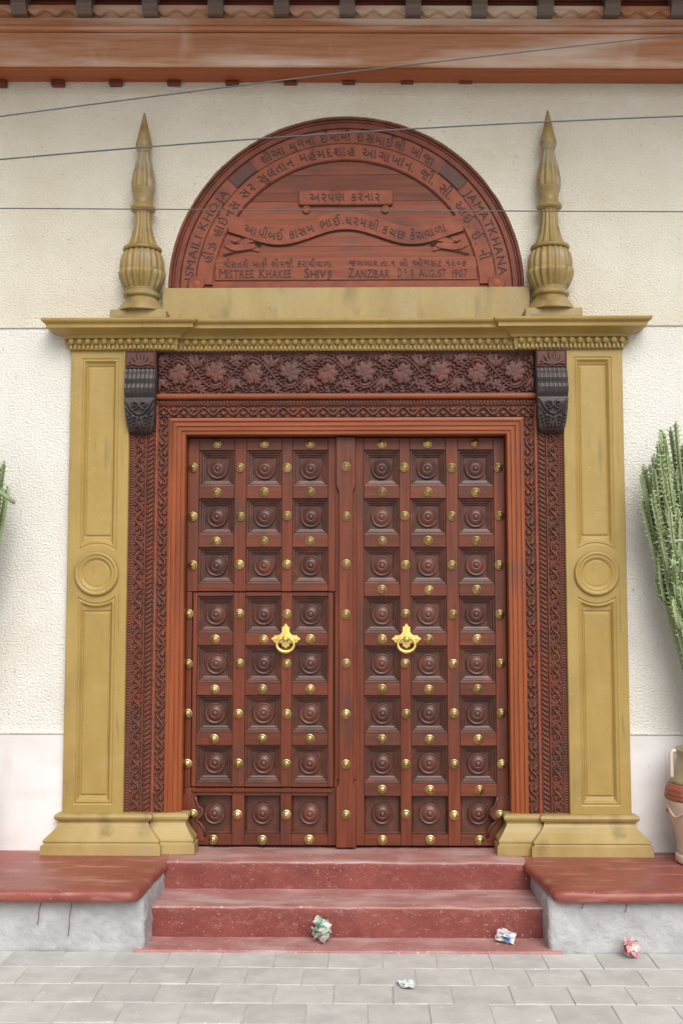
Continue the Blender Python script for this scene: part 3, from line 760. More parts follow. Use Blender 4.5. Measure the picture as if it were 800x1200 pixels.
for s, lab in ((-1, 'fluted gold finial left of the arched inscription board'), (1, 'fluted gold finial right of the arched inscription board')):
    t = thing('finial', lab, 'finial', (s * 1.287, -.085, 3.60), 'finials on the cornice')
    from_bm('plinth', box_bm(-.176, .176, -.115, .10, .012, .072, .008, 2), 'gold_finial', t)
    for nme, me in fin_me: link(nme, me, t).scale = (.95, .95, 1)

# ------------------------------------------------------------------ arched inscription board
tym = thing('inscription_board', 'half round red timber board carved with lettering and ribbons above the cornice', 'sign', (0, 0, ZA))
YB = .050
def arc_band(name, r0, r1, y0, y1, mat, a0=0, a1=math.pi, n=72, bev=.004, parent=tym):
    """flat ring segment of the half circle between radii r0 < r1, its face at y0, back at y1"""
    prof = [(r0, y1), (r0, y0 + bev), (r0 + bev, y0), (r1 - bev, y0), (r1, y0 + bev), (r1, y1)]
    V, F = [], []
    for i in range(n + 1):
        a = a0 + (a1 - a0) * i / n
        for r, y in prof: V.append((r * math.cos(a), y, r * math.sin(a)))
    k = len(prof)
    for i in range(n):
        for j in range(k): F.append((i * k + j, i * k + (j + 1) % k, (i + 1) * k + (j + 1) % k, (i + 1) * k + j))
    F.append(tuple(range(k))); F.append(tuple(reversed(range(n * k, (n + 1) * k))))
    o = obj(name, V, F, mat, parent)
    bm = bmesh.new(); bm.from_mesh(o.data); bmesh.ops.recalc_face_normals(bm, faces=bm.faces[:]); bm.to_mesh(o.data); bm.free()
    return o
# ground of the board: five planks, sawn to the half circle
edges = [.004, .145, .285, .40, .585, .76, .965]
for z0, z1 in zip(edges[:-1], edges[1:]):
    V, F = [], []
    kk = 10; rr = .968
    for i in range(kk + 1):
        z = z0 + .0012 + (z1 - z0 - .0024) * i / kk; x = math.sqrt(max(rr * rr - z * z, 1e-6))
        V += [(-x, YB, z), (x, YB, z), (x, YB + .03, z), (-x, YB + .03, z)]
    for i in range(kk):
        a, b = 4 * i, 4 * i + 4
        for j in range(4): F.append((a + j, a + (j + 1) % 4, b + (j + 1) % 4, b + j))
    F += [(3, 2, 1, 0), tuple(4 * kk + j for j in range(4))]
    obj('plank', V, F, 'wood_board', tym)
arc_band('letter_ring', .966, 1.066, YB - .006, YB + .03, 'wood_letter_ring', R(.3), R(179.7))
arc_band('rim', 1.067, 1.104, YB - .018, YB + .03, 'wood_rim', R(.3), R(179.7))
arc_band('rim', 1.1045, 1.1185, YB - .024, YB + .03, 'wood_rim', R(.3), R(179.7))
arc_band('rim', 1.119, 1.136, YB - .038, YB + .03, 'wood_rim', R(.3), R(179.7))
arc_band('ribbon_ring', .855, .965, YB - .018, YB - .0005, 'wood_ring', R(2.2), R(177.8), bev=.006)
for a0, a1 in ((R(126), R(136)), (R(42), R(52))):
    arc_band('ornament_panel', .972, 1.058, YB - .014, YB - .0065, 'wood_carved_dark', a0, a1, n=10)
box('base_strip', -.86, .86, YB - .008, YB - .0005, .006, .058, 'wood_ring', tym, .003)
box('text_strip', -.84, .84, YB - .010, YB - .0005, .062, .215, 'wood_board', tym, .003)
box('plaque', -.305, .305, YB - .020, YB - .0005, .555, .655, 'wood_ring', tym, .006)
for s in (-1, 1):
    me = lathe_mesh('plaque_scroll', [(.026, .0), (.026, .014), (.020, .018), (.016, .012), (.010, .018), (.002, .018)], 20, 'wood_ring', axis='y')
    link('plaque_scroll', me, tym, (s * .255, YB - .0005, .528))
    me = lathe_mesh('ring_scroll', [(.055, .0), (.055, .014), (.045, .020), (.036, .012), (.022, .018), (.003, .018)], 24, 'wood_ring', axis='y')
    link('ring_scroll', me, tym, (s * .962, YB - .0065, .035))
# waving ribbon
def ribz(x): return .402 + .050 * math.cos(x * 2 * math.pi / .86)
V, F = [], []
n = 80
for i in range(n + 1):
    x = -.755 + 1.51 * i / n; z = ribz(x); hw = .058
    yb = YB - .020
    V += [(x, yb, z - hw), (x, yb, z + hw), (x, YB, z + hw), (x, YB, z - hw)]
for i in range(n):
    a, b = 4 * i, 4 * i + 4
    for j in range(4): F.append((a + j, b + j, b + (j + 1) % 4, a + (j + 1) % 4))
F += [(3, 2, 1, 0), tuple(4 * n + j for j in range(4))]
o = obj('ribbon', V, F, 'wood_ring', tym)
for s in (-1, 1):
    for k, (xa, za, xb, zb2, hw) in enumerate(((.50, .315, .74, .335, .016), (.56, .262, .78, .300, .022))):
        Vr = []; nn = 16
        Fr = []
        for i in range(nn + 1):
            t_ = i / nn; x = s * (xa + (xb - xa) * t_); z = za + (zb2 - za) * t_ + .012 * math.sin(t_ * 6)
            hh = hw * (.25 + .75 * math.sin(math.pi * min(1, .15 + t_ * .75)))
            Vr += [(x, YB - .012, z - hh), (x, YB - .012, z + hh), (x, YB, z + hh), (x, YB, z - hh)]
        for i in range(nn):
            a, b = 4 * i, 4 * i + 4
            for j in range(4): Fr.append((a + j, b + j, b + (j + 1) % 4, a + (j + 1) % 4))
        Fr += [(3, 2, 1, 0), tuple(4 * nn + j for j in range(4))]
        obj('ribbon_tail', Vr, Fr, 'wood_ring', tym)
# ribbon and ring outlines: dark tubes painted as the shade in incised lines
line_tube('groove', [(-.76 + 1.52 * i / 60, YB - .004, ribz(-.76 + 1.52 * i / 60) - .062) for i in range(61)], .0055, 'letter', tym)
line_tube('groove', [(-.84, YB - .004, .0600), (.84, YB - .004, .0600)], .0045, 'letter', tym)
line_tube('groove', [(-.30, YB - .004, .551), (.30, YB - .004, .551)], .004, 'letter', tym)
line_tube('groove', [(.852 * math.cos(R(28 + 124 * i / 50)), YB - .004, .852 * math.sin(R(28 + 124 * i / 50))) for i in range(51)], .0045, 'letter', tym)
line_tube('groove', [(.9655 * math.cos(R(3 + 174 * i / 70)), YB - .010, .9655 * math.sin(R(3 + 174 * i / 70))) for i in range(71)], .0045, 'letter', tym)
for s in (-1, 1):
    line_tube('groove', [(s * x, YB - .009, z) for x, z in ((.49, .335), (.53, .352), (.60, .352), (.66, .335), (.72, .305))], .0045, 'letter', tym)
    line_tube('groove', [(s * x, YB - .009, z) for x, z in ((.49, .335), (.50, .312), (.54, .306), (.585, .302))], .004, 'letter', tym)
    line_tube('groove', [(s * x, YB - .011, z) for x, z in ((.545, .296), (.60, .268), (.70, .252), (.79, .228))], .004, 'letter', tym)

# ---- lettering: every glyph cluster laid on its own place, joined line by line
def clusters(txt):
    out = []
    for ch in txt:
        cc = ord(ch)
        if out and (0x0ABC <= cc <= 0x0ACD or cc in (0x0A81, 0x0A82, 0x0A83)): out[-1] += ch
        else: out.append(ch)
    return [('\u0abf' + c.replace('\u0abf', '')) if '\u0abf' in c else c for c in out]
jobs = []
def glyph_obj(ch, size):
    cu = bpy.data.curves.new('glyph', 'FONT'); cu.body = ch; cu.size = size; cu.extrude = .0025
    cu.resolution_u = 2
    o = bpy.data.objects.new('glyph', cu); COL.objects.link(o); return o
def text_line(lab, txt, size, place, fit, gap=.14, space=.42, xs=1.0):
    """place(t) -> (x, z, angle) at arc position t in metres from the line's middle; fit = total length"""
    cl_ = [c if c == ' ' else (c, glyph_obj(c[0] if isinstance(c, tuple) else c, size)) for c in clusters(txt)]
    jobs.append((lab, cl_, size, place, fit, gap, space, xs))
def on_arc(r, a_mid, yoff=0, inward=False):
    def f(t):
        a = R(a_mid) - t / r
        return r * math.cos(a), r * math.sin(a), a - math.pi / 2
    return f
def on_line(x0, z):
    return lambda t: (x0 + t, z, 0)
def on_ribbon(t):
    x = t; return x, ribz(x), math.atan((ribz(x + .01) - ribz(x - .01)) / .02)
text_line('outer ring', 'ISMAILI KHOJA', .078, on_arc(.988, 157.5), .64)
text_line('outer ring', 'JAMATKHANA', .078, on_arc(.988, 22.0), .60)
text_line('outer ring', 'શીઆ મુમના ઈમામી ઈસમાઈલી ખોજા', .085, on_arc(.985, 89), 1.16)
text_line('ribbon ring', 'હીઝ હાઈનેસ સર સુલતાન મહંમદશાહ આગાખાન. જી. સી. આઈ. ઈ. ની', .092, on_arc(.880, 90), 2.42)
text_line('plaque', 'અરપણ કરનાર', .080, on_line(0, .580), .46)
text_line('ribbon', 'આપીબઈ કાસમ ભાઈ.ધરમશી.કચછ કેરાવાળા', .082, lambda t: (on_ribbon(t)[0], on_ribbon(t)[1] - .028, on_ribbon(t)[2]), 1.32)
text_line('base', 'મીસતરી ખાકી શીવજી કરાચીવાળા', .062, on_line(-.435, .150), .70)
text_line('base', 'જંગબાર.તા.૧ લી ઓગસટ ૧૯૦૭', .056, on_line(.40, .152), .76)
for wd, x0, x1 in (('Mistree', -.815, -.585), ('Khakee', -.555, -.345), ('Shivji', -.265, -.085), ('Zanzibar', .015, .285), ('D', .335, .362), ('1', .425, .440), ('August', .47, .645), ('1907', .685, .785)):
    jobs.append(('base', [(c, glyph_obj(c.upper(), .088 if (i == 0 and c.isalpha()) else .074)) for i, c in enumerate(wd)], .075, on_line((x0 + x1) / 2, .078), x1 - x0, .10, .4, 1.0))
jobs.append(('base', [('t', glyph_obj('t', .05))], .05, on_line(.385, .108), .02, .1, .4, 1.0))
bpy.context.view_layer.update()
dg = bpy.context.evaluated_depsgraph_get()
ZY = {'outer ring': YB - .0065, 'ribbon ring': YB - .0185, 'plaque': YB - .0205, 'ribbon': YB - .0205, 'base': YB - .0105}
for lab, cl_, size, place, fit, gap, space, xs in jobs:
    data = []; total = 0
    for c in cl_:
        if c == ' ': data.append(None); total += size * space; continue
        e = c[1].evaluated_get(dg); me = e.to_mesh()
        co = np.zeros(len(me.vertices) * 3); me.vertices.foreach_get('co', co); co = co.reshape(-1, 3)
        fs = [tuple(p.vertices) for p in me.polygons]
        e.to_mesh_clear()
        if len(co) == 0: data.append(None); total += size * .3; continue
        x0, x1 = co[:, 0].min(), co[:, 0].max(); co[:, 0] -= x0
        data.append((co, fs, x1 - x0)); total += x1 - x0 + size * gap
    k = fit / total
    t = -fit / 2
    V, F = [], []
    for d in data:
        if d is None: t += size * space * k; continue
        co, fs, wd = d
        px, pz_, an = place(t + wd * k / 2)
        kx = min(k, 1.15)
        gx = (co[:, 0] - wd / 2) * kx; gz = co[:, 1]
        # a little unevenness of the hand-cut letters
        an += random.uniform(-.03, .03); dz = random.uniform(-.002, .002)
        X = px + gx * math.cos(an) - gz * math.sin(an); Z = pz_ + dz + gx * math.sin(an) + gz * math.cos(an)
        b0 = len(V)
        V += list(zip(X, ZY[lab] - co[:, 2] - .0005, Z)); F += [tuple(i + b0 for i in f) for f in fs]
        t += (wd + size * gap) * k
    obj('lettering', V, F, 'letter', tym)['kind'] = 'stuff'
for lab, cl_, *_ in jobs:
    for c in cl_:
        if c != ' ':
            cu = c[1].data; bpy.data.objects.remove(c[1]); bpy.data.curves.remove(cu)

# ------------------------------------------------------------------ door leaves
YD = .100                       # face of the leaves
ROWS = [2.710 - .311 * i for i in range(8)]
COLS = [.227, .522, .826]
HX, HZ = .113, .116
def coffer_mesh(name, hx, hz, steep):
    rings = [(0, 0), (.003, .014), (.012, .0155), (.0145, .026), (.020, .030), (.027, .0315), (.0295, .042), (.040, .046), (.042, .056)] if not steep else [(0, 0), (.002, .030), (.008, .036), (.012, .056)]
    V, F = [], []
    for ins, dep in rings:
        a, b = hx - ins, hz - ins
        V += [(-a, dep, -b), (a, dep, -b), (a, dep, b), (-a, dep, b)]
    for i in range(len(rings) - 1):
        for j in range(4): F.append((4 * i + j, 4 * i + (j + 1) % 4, 4 * i + 4 + (j + 1) % 4, 4 * i + 4 + j))
    k = 4 * (len(rings) - 1); F.append((k, k + 1, k + 2, k + 3))
    me = bpy.data.meshes.new(name); me.from_pydata(V, [], F); me.materials.append(M['wood_coffer']); me.update(); return me
me_cof = coffer_mesh('coffer', HX, HZ, False); me_cof_low = coffer_mesh('coffer', HX, HZ, True)
me_boss = lathe_mesh('boss', [(.067, -.004), (.067, .016), (.065, .021), (.061, .023), (.057, .021), (.054, .0165), (.051, .0165), (.048, .020), (.038, .027), (.028, .032), (.0225, .0335), (.0205, .0305), (.0185, .0305), (.0165, .035), (.010, .040), (.001, .042)], 32, 'wood_boss', axis='y')
me_stud = lathe_mesh('stud', [(.0298, 0), (.0303, .004), (.0290, .0072), (.0262, .0072), (.0255, .009), (.0230, .015), (.0175, .021), (.0105, .0245), (.0085, .027), (.0070, .032), (.0035, .035), (.0005, .0355)], 20, 'brass', axis='y')

def knocker(leafo, x, z):
    out = []
    arms = [(math.pi / 2, .098), (0, .094), (math.pi, .094), (-math.pi / 2, .060)]
    # star plate: lobed outline with notched arm ends
    pl = []
    for a, L in sorted(arms, key=lambda q: q[0] % (2 * math.pi)):
        ca, sa = math.cos(a), math.sin(a)
        for t_, w_ in ((.36, -.030), (.50, -.021), (.58, -.026), (.64, -.017), (.74, -.025), (.80, -.014), (1.0, 0), (.80, .014), (.74, .025), (.64, .017), (.58, .026), (.50, .021), (.36, .030)):
            u_, v_ = L * t_, w_
            pl.append((ca * u_ - sa * v_, sa * u_ + ca * v_))
    k = len(pl)
    V = [(px, -.006, pz_) for px, pz_ in pl] + [(px, 0, pz_) for px, pz_ in pl] + [(0, -.010, 0)]
    F = [(i, (i + 1) % k, 2 * k) for i in range(k)] + [(i, i + k, (i + 1) % k + k, (i + 1) % k) for i in range(k)]
    o = obj('knocker', V, F, 'brass_plate', leafo); o.location = (x, YD - .006, z)
    bm = bmesh.new(); bm.from_mesh(o.data); bmesh.ops.recalc_face_normals(bm, faces=bm.faces[:]); bm.to_mesh(o.data); bm.free()
    kb = lathe_mesh('knob', [(.020, 0), (.021, .010), (.017, .020), (.019, .026), (.016, .036), (.009, .043), (.001, .045)], 20, 'brass_plate', axis='y')
    link('knob', kb, o, (0, -.006, 0))
    pts = [(.0535 * math.sin(a), -.034 - .004 * math.cos(a), -.036 - .047 * math.cos(a) * 1.0 + .006) for a in [R(20 + 320 * i / 40 - 180 + 0) for i in range(41)]]
    pts = [(.054 * math.sin(a), -.030, -.034 - .046 * math.cos(a)) for a in [R(-152 + 304 * i / 40) for i in range(41)]]
    line_tube('ring', pts, lambda t_: .0075 + .004 * math.sin(math.pi * t_) ** 2, 'brass_plate', o, 10)

def board(par, name, x0, x1, z0, z1, mat, y=YD, th=.058, bev=.003):
    a, b = sorted((x0, x1)); return box(name, a, b, y, y + th, z0, z1, mat, par, bev)

for s, lab in ((-1, 'left studded door leaf with a small wicket door in it'), (1, 'right studded door leaf without wicket, beside the centre post')):
    leafo = thing('door_leaf', lab, 'door', (0, 0, 0), 'leaves of the double door')
    ztop, zbot = 2.905, .347
    zw1, zw0 = 1.922, .700                      # wicket limits, left leaf only
    mid = [(COLS[0] + HX, COLS[1] - HX), (COLS[1] + HX, COLS[2] - HX)]
    wk = s < 0
    # outer stile
    xo, xi = 1.010, COLS[2] + HX
    if wk:
        board(leafo, 'stile', s * xo, s * xi, zw1 + .002, ztop, 'wood_stile')
        board(leafo, 'stile', s * xo, s * xi, zbot, zw0 - .002, 'wood_stile')
        board(leafo, 'stile', s * xo, s * .974, zw0, zw1, 'wood_stile', YD + .001)
        board(leafo, 'wicket_stile', s * .968, s * xi, zw0 + .005, zw1 - .005, 'wood_stile', YD - .002)
    else:
        board(leafo, 'stile', s * xo, s * xi, zbot, ztop, 'wood_stile')
    for a, b in mid:
        if wk:
            board(leafo, 'stile', s * a, s * b, zw1 + .002, ztop, 'wood_stile')
            board(leafo, 'wicket_stile', s * a, s * b, zw0 + .005, zw1 - .005, 'wood_stile', YD - .002)
            board(leafo, 'stile', s * a, s * b, zbot, zw0 - .002, 'wood_stile')
        else:
            board(leafo, 'stile', s * a, s * b, zbot, ztop, 'wood_stile')
    # inner stile towards the centre post
    xi2 = COLS[0] - HX
    if wk:
        board(leafo, 'wicket_stile', s * xi2, s * .080, zw0 + .005, zw1 - .005, 'wood_stile', YD - .002)
        board(leafo, 'stile', s * .074, s * .020, zw0, zw1, 'wood_stile', YD + .001)
        board(leafo, 'stile', s * xi2, s * .020, zw1 + .002, ztop, 'wood_stile')
        board(leafo, 'stile', s * xi2, s * .020, zbot, zw0 - .002, 'wood_stile')
    else:
        board(leafo, 'stile', s * xi2, s * .012, zbot, ztop, 'wood_stile')
    # rails
    zl = [ztop] + [z for r_ in ROWS for z in (r_ + HZ, r_ - HZ)] + [zbot]
    for i in range(9):
        z1, z0 = zl[2 * i], zl[2 * i + 1]
        for c in COLS:
            yy = YD - .004
            if wk and i in (3, 7):
                zz = zw1 if i == 3 else zw0
                board(leafo, 'rail', s * (c - HX), s * (c + HX), zz + .004, z1 - .0005, 'wood_rail', YD - .0005)
                board(leafo, 'rail', s * (c - HX), s * (c + HX), z0 + .0005, zz - .004, 'wood_rail', YD - .0005)
            else:
                board(leafo, 'rail', s * (c - HX), s * (c + HX), z0 + .0005, z1 - .0005, 'wood_rail', yy if 0 < i < 8 else YD - .0005)
    if wk:
        box('ledge', -.964, -.084, YD - .016, YD - .0025, .672, .692, 'wood_rail', leafo, .004)
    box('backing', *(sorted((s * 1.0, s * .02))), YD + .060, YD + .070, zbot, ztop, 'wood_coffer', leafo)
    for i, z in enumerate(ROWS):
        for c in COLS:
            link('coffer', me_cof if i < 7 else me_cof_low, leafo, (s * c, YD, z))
            o = link('boss', me_boss, leafo, (s * c + random.uniform(-.002, .002), YD + .056, z + random.uniform(-.002, .002)))
            o.rotation_euler = (random.uniform(-.04, .04), random.uniform(0, 6.28), random.uniform(-.04, .04)); o.scale = (1, random.uniform(.85, 1.1), 1)
        for k, xs_ in enumerate((.3745, .674, .972)):
            if wk and k == 2: xs_ = .992 if 3 <= i <= 6 else (.975 if i < 3 else .955)
            if not wk and k == 2 and i == 7: xs_ = .955
            link('stud', me_stud, leafo, (s * xs_ + random.uniform(-.003, .003), YD - .003, z + random.uniform(-.003, .003) + .004))
    for j in range(9):
        if wk and j in (3, 7): continue
        z = ROWS[0] + .1555 - .311 * j if j < 8 else .382
        for c in COLS:
            link('stud', me_stud, leafo, (s * c + random.uniform(-.003, .003), YD - .004, z + random.uniform(-.003, .003)))
    knocker(leafo, s * .380, 1.625)
    # shaped corner brace above the base
    c0 = s * .955
    V, F = [], []
    outl = [(-.06, -.16), (.075, -.16), (.080, -.125), (.070, -.085), (.045, -.055), (.015, -.035), (.040, -.020), (.062, .010), (.055, .040), (.030, .050), (.022, .085), (.012, .12), (-.06, .12)]
    k = len(outl)
    V = [(c0 - s * a, YD - .007, .535 + b) for a, b in outl] + [(c0 - s * a, YD + .03, .535 + b) for a, b in outl]
    F = [tuple(range(k)), tuple(reversed(range(k, 2 * k)))] + [(i, i + k, (i + 1) % k + k, (i + 1) % k) for i in range(k)]
    o = obj('corner_brace', V, F, 'wood_stile', leafo)
    bm = bmesh.new(); bm.from_mesh(o.data); bmesh.ops.recalc_face_normals(bm, faces=bm.faces[:]); bmesh.ops.triangulate(bm, faces=bm.faces[:]); bm.to_mesh(o.data); bm.free()
    line_tube('brace_scroll', [(c0 - s * a, YD - .008, .535 + b) for a, b in ((.012, .115), (.020, .085), (.032, .052), (.056, .036), (.060, .010), (.040, -.018), (.018, -.032), (.048, -.055), (.072, -.09), (.078, -.13))], .010, 'wood_boss', leafo, 8)
    if s > 0: continue
    # centre post: wide head and foot, chamfered waist
    V, F = [], []
    zs = [(.343, .062, 0), (.700, .062, 0), (.735, .046, 1), (2.560, .046, 1), (2.595, .062, 0), (2.903, .062, 0)]
    for z, hw, w_ in zs:
        ch = .004
        V += [(-hw, YD + .02, z), (-hw, YD - .030, z), (-hw + ch, YD - .036, z), (hw - ch, YD - .036, z), (hw, YD - .030, z), (hw, YD + .02, z)]
    for i in range(len(zs) - 1):
        for j in range(6): F.append((6 * i + j, 6 * i + (j + 1) % 6, 6 * i + 6 + (j + 1) % 6, 6 * i + 6 + j))
    F += [tuple(range(6)), tuple(reversed(range(30, 36)))]
    o = obj('centre_post', V, F, 'wood_stile', leafo)
    bm = bmesh.new(); bm.from_mesh(o.data); bmesh.ops.recalc_face_normals(bm, faces=bm.faces[:]); bm.to_mesh(o.data); bm.free()
    box('post_backing', -.066, .066, YD - .014, YD - .004, .75, 2.55, 'wood_stile', leafo, .004)
    for z in ROWS: link('stud', me_stud, o, (random.uniform(-.003, .003), YD - .036, z + random.uniform(-.004, .004) + .004))

# ================================================================== LOOSE THINGS
# ------------------------------------------------------------------ pots and cactus plants
def make_pot(lab, x, y):
    t = thing('clay_pot', lab, 'pot', (x, y, ZP + .003), 'clay pots on the platforms')
    lo = dense([(.190, 0), (.200, .008), (.198, .045), (.188, .055), (.192, .070), (.190, .090), (.196, .15), (.212, .22), (.234, .29), (.246, .34), (.249, .365)], 3)
    link('body', lathe_mesh('body', lo, 48, 'cream_clay'), t)
    bd = [(.249, .3655), (.2535, .372), (.2535, .387), (.249, .391), (.252, .396), (.251, .411), (.246, .415), (.248, .420), (.243, .437), (.237, .441), (.236, .446), (.228, .458)]
    link('band', lathe_mesh('band', bd, 48, 'brown_clay'), t)
    nk = dense([(.227, .4585), (.210, .50), (.192, .55), (.180, .60), (.178, .625), (.188, .64), (.190, .652), (.182, .660), (.166, .655), (.160, .62)], 2)
    link('neck', lathe_mesh('neck', nk, 48, 'khaki_glaze'), t)
    link('soil', lathe_mesh('soil', [(.158, .60), (.158, .622), (.10, .632), (.01, .636)], 24, 'soil'), t)
    for sgn in (-1, 1):
        pts = [(sgn * a, 0, b) for a, b in ((.184, .640), (.204, .646), (.215, .636), (.217, .60), (.216, .55), (.216, .50), (.212, .485))]
        line_tube('handle', pts, .013, 'cream_clay', t, 8)
    # swag of rope relief round the belly
    pts = [(.2475 * .985 * math.cos(a), .2475 * .985 * math.sin(a), .300 + .022 * math.cos(a * 8)) for a in [2 * math.pi * i / 120 for i in range(121)]]
    line_tube('swag', pts, .006, 'cream_clay', t, 6)
    return t

def make_cactus(lab, x, y, zb_, seed, spread, ztop, n_main, zside):
    rd = random.Random(seed)
    t = thing('cactus', lab, 'plant', (x, y, zb_), 'cactus plants by the doorway')
    def stem(p0, p1, p2, r0, leafy):
        """ribbed stem along a quadratic curve from p0 over p1 to p2"""
        L = (Vector(p2) - Vector(p0)).length; n = max(8, int(L / .014)); V, F = [], []
        ribs = rd.choice((3, 4, 4, 5)); a0 = rd.uniform(0, 6); m_ = 2 * ribs; spikes = []
        for i in range(n + 1):
            q = i / n
            c_ = [(1 - q) ** 2 * a + 2 * q * (1 - q) * b + q * q * c for a, b, c in zip(p0, p1, p2)]
            env = r0 * (1 if q * L < L - r0 * 2 else max(.06, math.sqrt(max(0, 1 - ((q * L - L + r0 * 2) / (r0 * 2)) ** 2))))
            for j in range(m_):
                a = a0 + 2 * math.pi * j / m_ + .12 * math.sin(q * 5)
                rr = env * (1 + .34 * abs(math.sin(i * 1.35 + (j % 4)))) if j % 2 == 0 else env * .55
                V.append((c_[0] + rr * math.cos(a), c_[1] + rr * math.sin(a), c_[2]))
                if j % 2 == 0 and i % 2 == (j // 2) % 2: spikes.append((Vector(V[-1]), a, q))
        for i in range(n):
            for j in range(m_): F.append((i * m_ + j, i * m_ + (j + 1) % m_, (i + 1) * m_ + (j + 1) % m_, (i + 1) * m_ + j))
        F.append(tuple(range(n * m_, (n + 1) * m_)))
        fm = [0] * len(F)
        for p, a, q in spikes:              # small leaf nubs on the rib crests
            if rd.random() > leafy * (.3 + .7 * q): continue
            ln = rd.uniform(.011, .024); b0 = len(V)
            d = Vector((math.cos(a), math.sin(a), rd.uniform(.2, 1.2))).normalized(); sd_ = Vector((-math.sin(a), math.cos(a), 0)) * ln * .36
            V += [tuple(p - sd_), tuple(p + sd_), tuple(p + d * ln), tuple(p + Vector((0, 0, ln * .6)))]
            F += [(b0, b0 + 1, b0 + 2), (b0 + 1, b0 + 3, b0 + 2), (b0 + 3, b0, b0 + 2)]; fm += [1] * 3
        obj('stem', V, F, None, t, mats=['cactus', 'cactus_leaf'], fmat=fm)
    for k in range(n_main):
        a = rd.uniform(0, 2 * math.pi); rr = math.sqrt(rd.random())
        if k < n_main * .35: a = (math.pi if zside < 0 else 0) + rd.uniform(-.7, .7); rr = rd.uniform(.6, 1)
        tx, ty = spread * rr * math.cos(a), .20 * rr * math.sin(a)
        tz = ztop - .32 * rr ** 3 - rd.uniform(0, .28)
        bx, by = (tx * .18 - zside * .07), ty * .4
        p1 = (bx + (tx - bx) * .62, by + (ty - by) * .5, tz * .50)
        jx, jy = rd.uniform(-.03, .03), rd.uniform(-.03, .03)
        stem((bx, by, 0), (p1[0] + jx, p1[1] + jy, p1[2]), (tx, ty, tz), rd.uniform(.010, .015), 1.0)
        for _ in range(rd.choice((1, 2, 2, 3))):     # offshoots in the upper half
            q = rd.uniform(.42, .80); px_, py_ = [(1 - u_) ** 2 * a_ + 2 * u_ * (1 - u_) * b_ + u_ * u_ * c_ for u_ in (q,) for a_, b_, c_ in ((bx, p1[0], tx), (by, p1[1], ty))]
            dx, dy = rd.uniform(-.07, .07) + tx * .05, rd.uniform(-.09, .04)
            ln = min(rd.uniform(.14, .36), ztop - q * tz)
            stem((px_, py_, q * tz), (px_ + dx, py_ + dy, q * tz + .04), (px_ + dx * 1.25, py_ + dy * 1.2, q * tz + ln), rd.uniform(.009, .014), 1.2)
    return t

make_pot('cream clay pot with brown band standing at the right wall', 2.135, -.285)
make_pot('clay pot at the far left under the left cactus', -2.37, -.30)
cac = make_cactus('bushy green cactus tied with wire in the pot by the right pilaster', 2.135, -.285, .965, 5, .355, 2.02, 80, -1)
for zz, rx in ((1.06, .250), (1.24, .290)):
    pts = [(rx * math.cos(a), .17 * math.sin(a), zz + .012 * math.sin(2 * a)) for a in [2 * math.pi * i / 40 for i in range(41)]]
    line_tube('tie_wire', pts, .006, 'wire_tie', cac, 6)
cac2 = make_cactus('green cactus reaching in at the left edge with one stub', -2.385, -.30, .965, 9, .350, 2.00, 46, 1)
line_tube('side_branch', [(.24, -.1, 1.58), (.32, -.12, 1.555), (.385, -.13, 1.51), (.43, -.135, 1.475)], lambda q: .022 - .010 * q, 'cactus', cac2, 6)

# ------------------------------------------------------------------ overhead cables
for lab, pts, rd_ in (('slanting overhead cable, the topmost of three, rising to the right', [(-1.748, 4.325), (-.875, 4.445), (0, 4.540), (1.735, 4.736)], .0042),
                      ('middle overhead cable crossing the arched board above the other lettering', [(-1.742, 4.101), (0, 4.228), (1.724, 4.305)], .0048),
                      ('lowest overhead cable, nearly level across the finials', [(-1.736, 3.846), (0, 3.826), (1.712, 3.809)], .0036)):
    xs_ = [p[0] for p in pts]; zs_ = [p[1] for p in pts]
    cf2 = np.polyfit(xs_, zs_, 2)
    P = [(x, -1.5, float(np.polyval(cf2, x))) for x in np.linspace(-7, 7, 60)]
    tag(line_tube('overhead_cable', P, rd_ * .85, 'cable', None, 8), lab, 'cable', 'overhead cables')

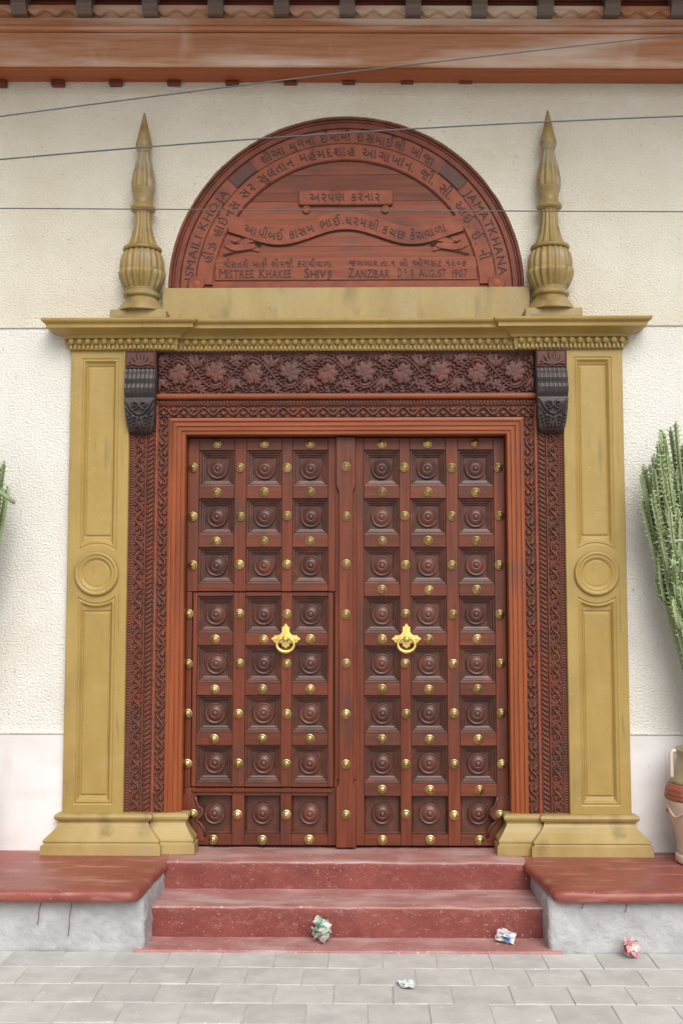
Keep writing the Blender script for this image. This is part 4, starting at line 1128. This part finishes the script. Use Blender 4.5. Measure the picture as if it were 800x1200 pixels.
# ------------------------------------------------------------------ litter
def paper(name, lab, x, y, z, sx, sy, sz, cols, seed, sub=3):
    rr = random.Random(seed)
    mt = material('paper_' + str(seed), cols[0], cols[1], scale=(12, 12, 12), rough=0.7, ramp=(.42, .58), spots=[(cols[2], 15, .55, .60, .9)])
    M['paper_' + str(seed)] = mt
    bm = bmesh.new()
    for k in range(4):                         # a few creased flaps folded round a common middle
        n_ = 5; g = []
        rot = Matrix.Rotation(rr.uniform(0, 6.28), 3, 'Z') @ Matrix.Rotation(rr.uniform(-1.2, 1.2), 3, 'X') @ Matrix.Rotation(rr.uniform(-1.0, 1.0), 3, 'Y')
        for a in range(n_):
            for b in range(n_):
                u_, v_ = (a / (n_ - 1) - .5) * 1.7, (b / (n_ - 1) - .5) * 1.5
                q = Vector((u_ * 1.2 + seed * 3 + k * 5, v_ * 1.2, 0))
                p = rot @ Vector((u_, v_, .75 * abs(mnoise.noise(q)) * 1.6 - .25 + .3 * abs(mnoise.noise(q * 2.3))))
                p += Vector((rr.uniform(-.04, .04), rr.uniform(-.04, .04), rr.uniform(-.04, .04)))
                g.append(bm.verts.new((p.x * sx, p.y * sy, max(-.9, p.z) * sz)))
        for a in range(n_ - 1):
            for b in range(n_ - 1):
                q4 = [g[a * n_ + b], g[a * n_ + b + 1], g[(a + 1) * n_ + b + 1], g[(a + 1) * n_ + b]]
                bm.faces.new(q4[:3]); bm.faces.new((q4[0], q4[2], q4[3]))
    zmin = min(v.co.z for v in bm.verts)
    for v in bm.verts: v.co.z -= zmin
    o = from_bm(name, bm, 'paper_' + str(seed), None); o.location = (x, y, z); o.rotation_euler.z = rr.uniform(0, 6)
    return tag(o, lab, 'litter', 'paper litter')
WH = (.70, .68, .64)
paper('crumpled_paper', 'large crumpled off white paper ball against the lower step', -.125, -.745, .013, .078, .055, .072, ((.70, .67, .62), (.60, .57, .53), (.20, .40, .31)), 1)
paper('crumpled_paper', 'small crumpled blue and white wrapper at the right end of the steps', .873, -.755, .013, .066, .040, .040, (WH, (.6, .6, .6), (.12, .28, .55)), 2)
paper('crumpled_paper', 'red and white crumpled wrapper at the foot of the right platform', 1.50, -.965, .001, .052, .042, .062, (WH, (.66, .20, .24), (.60, .06, .09)), 3)
paper('crumpled_paper', 'flattened white scrap of paper out on the paving slabs', .31, -1.42, .001, .060, .042, .016, ((.74, .74, .73), (.68, .68, .69), (.35, .48, .60)), 4)
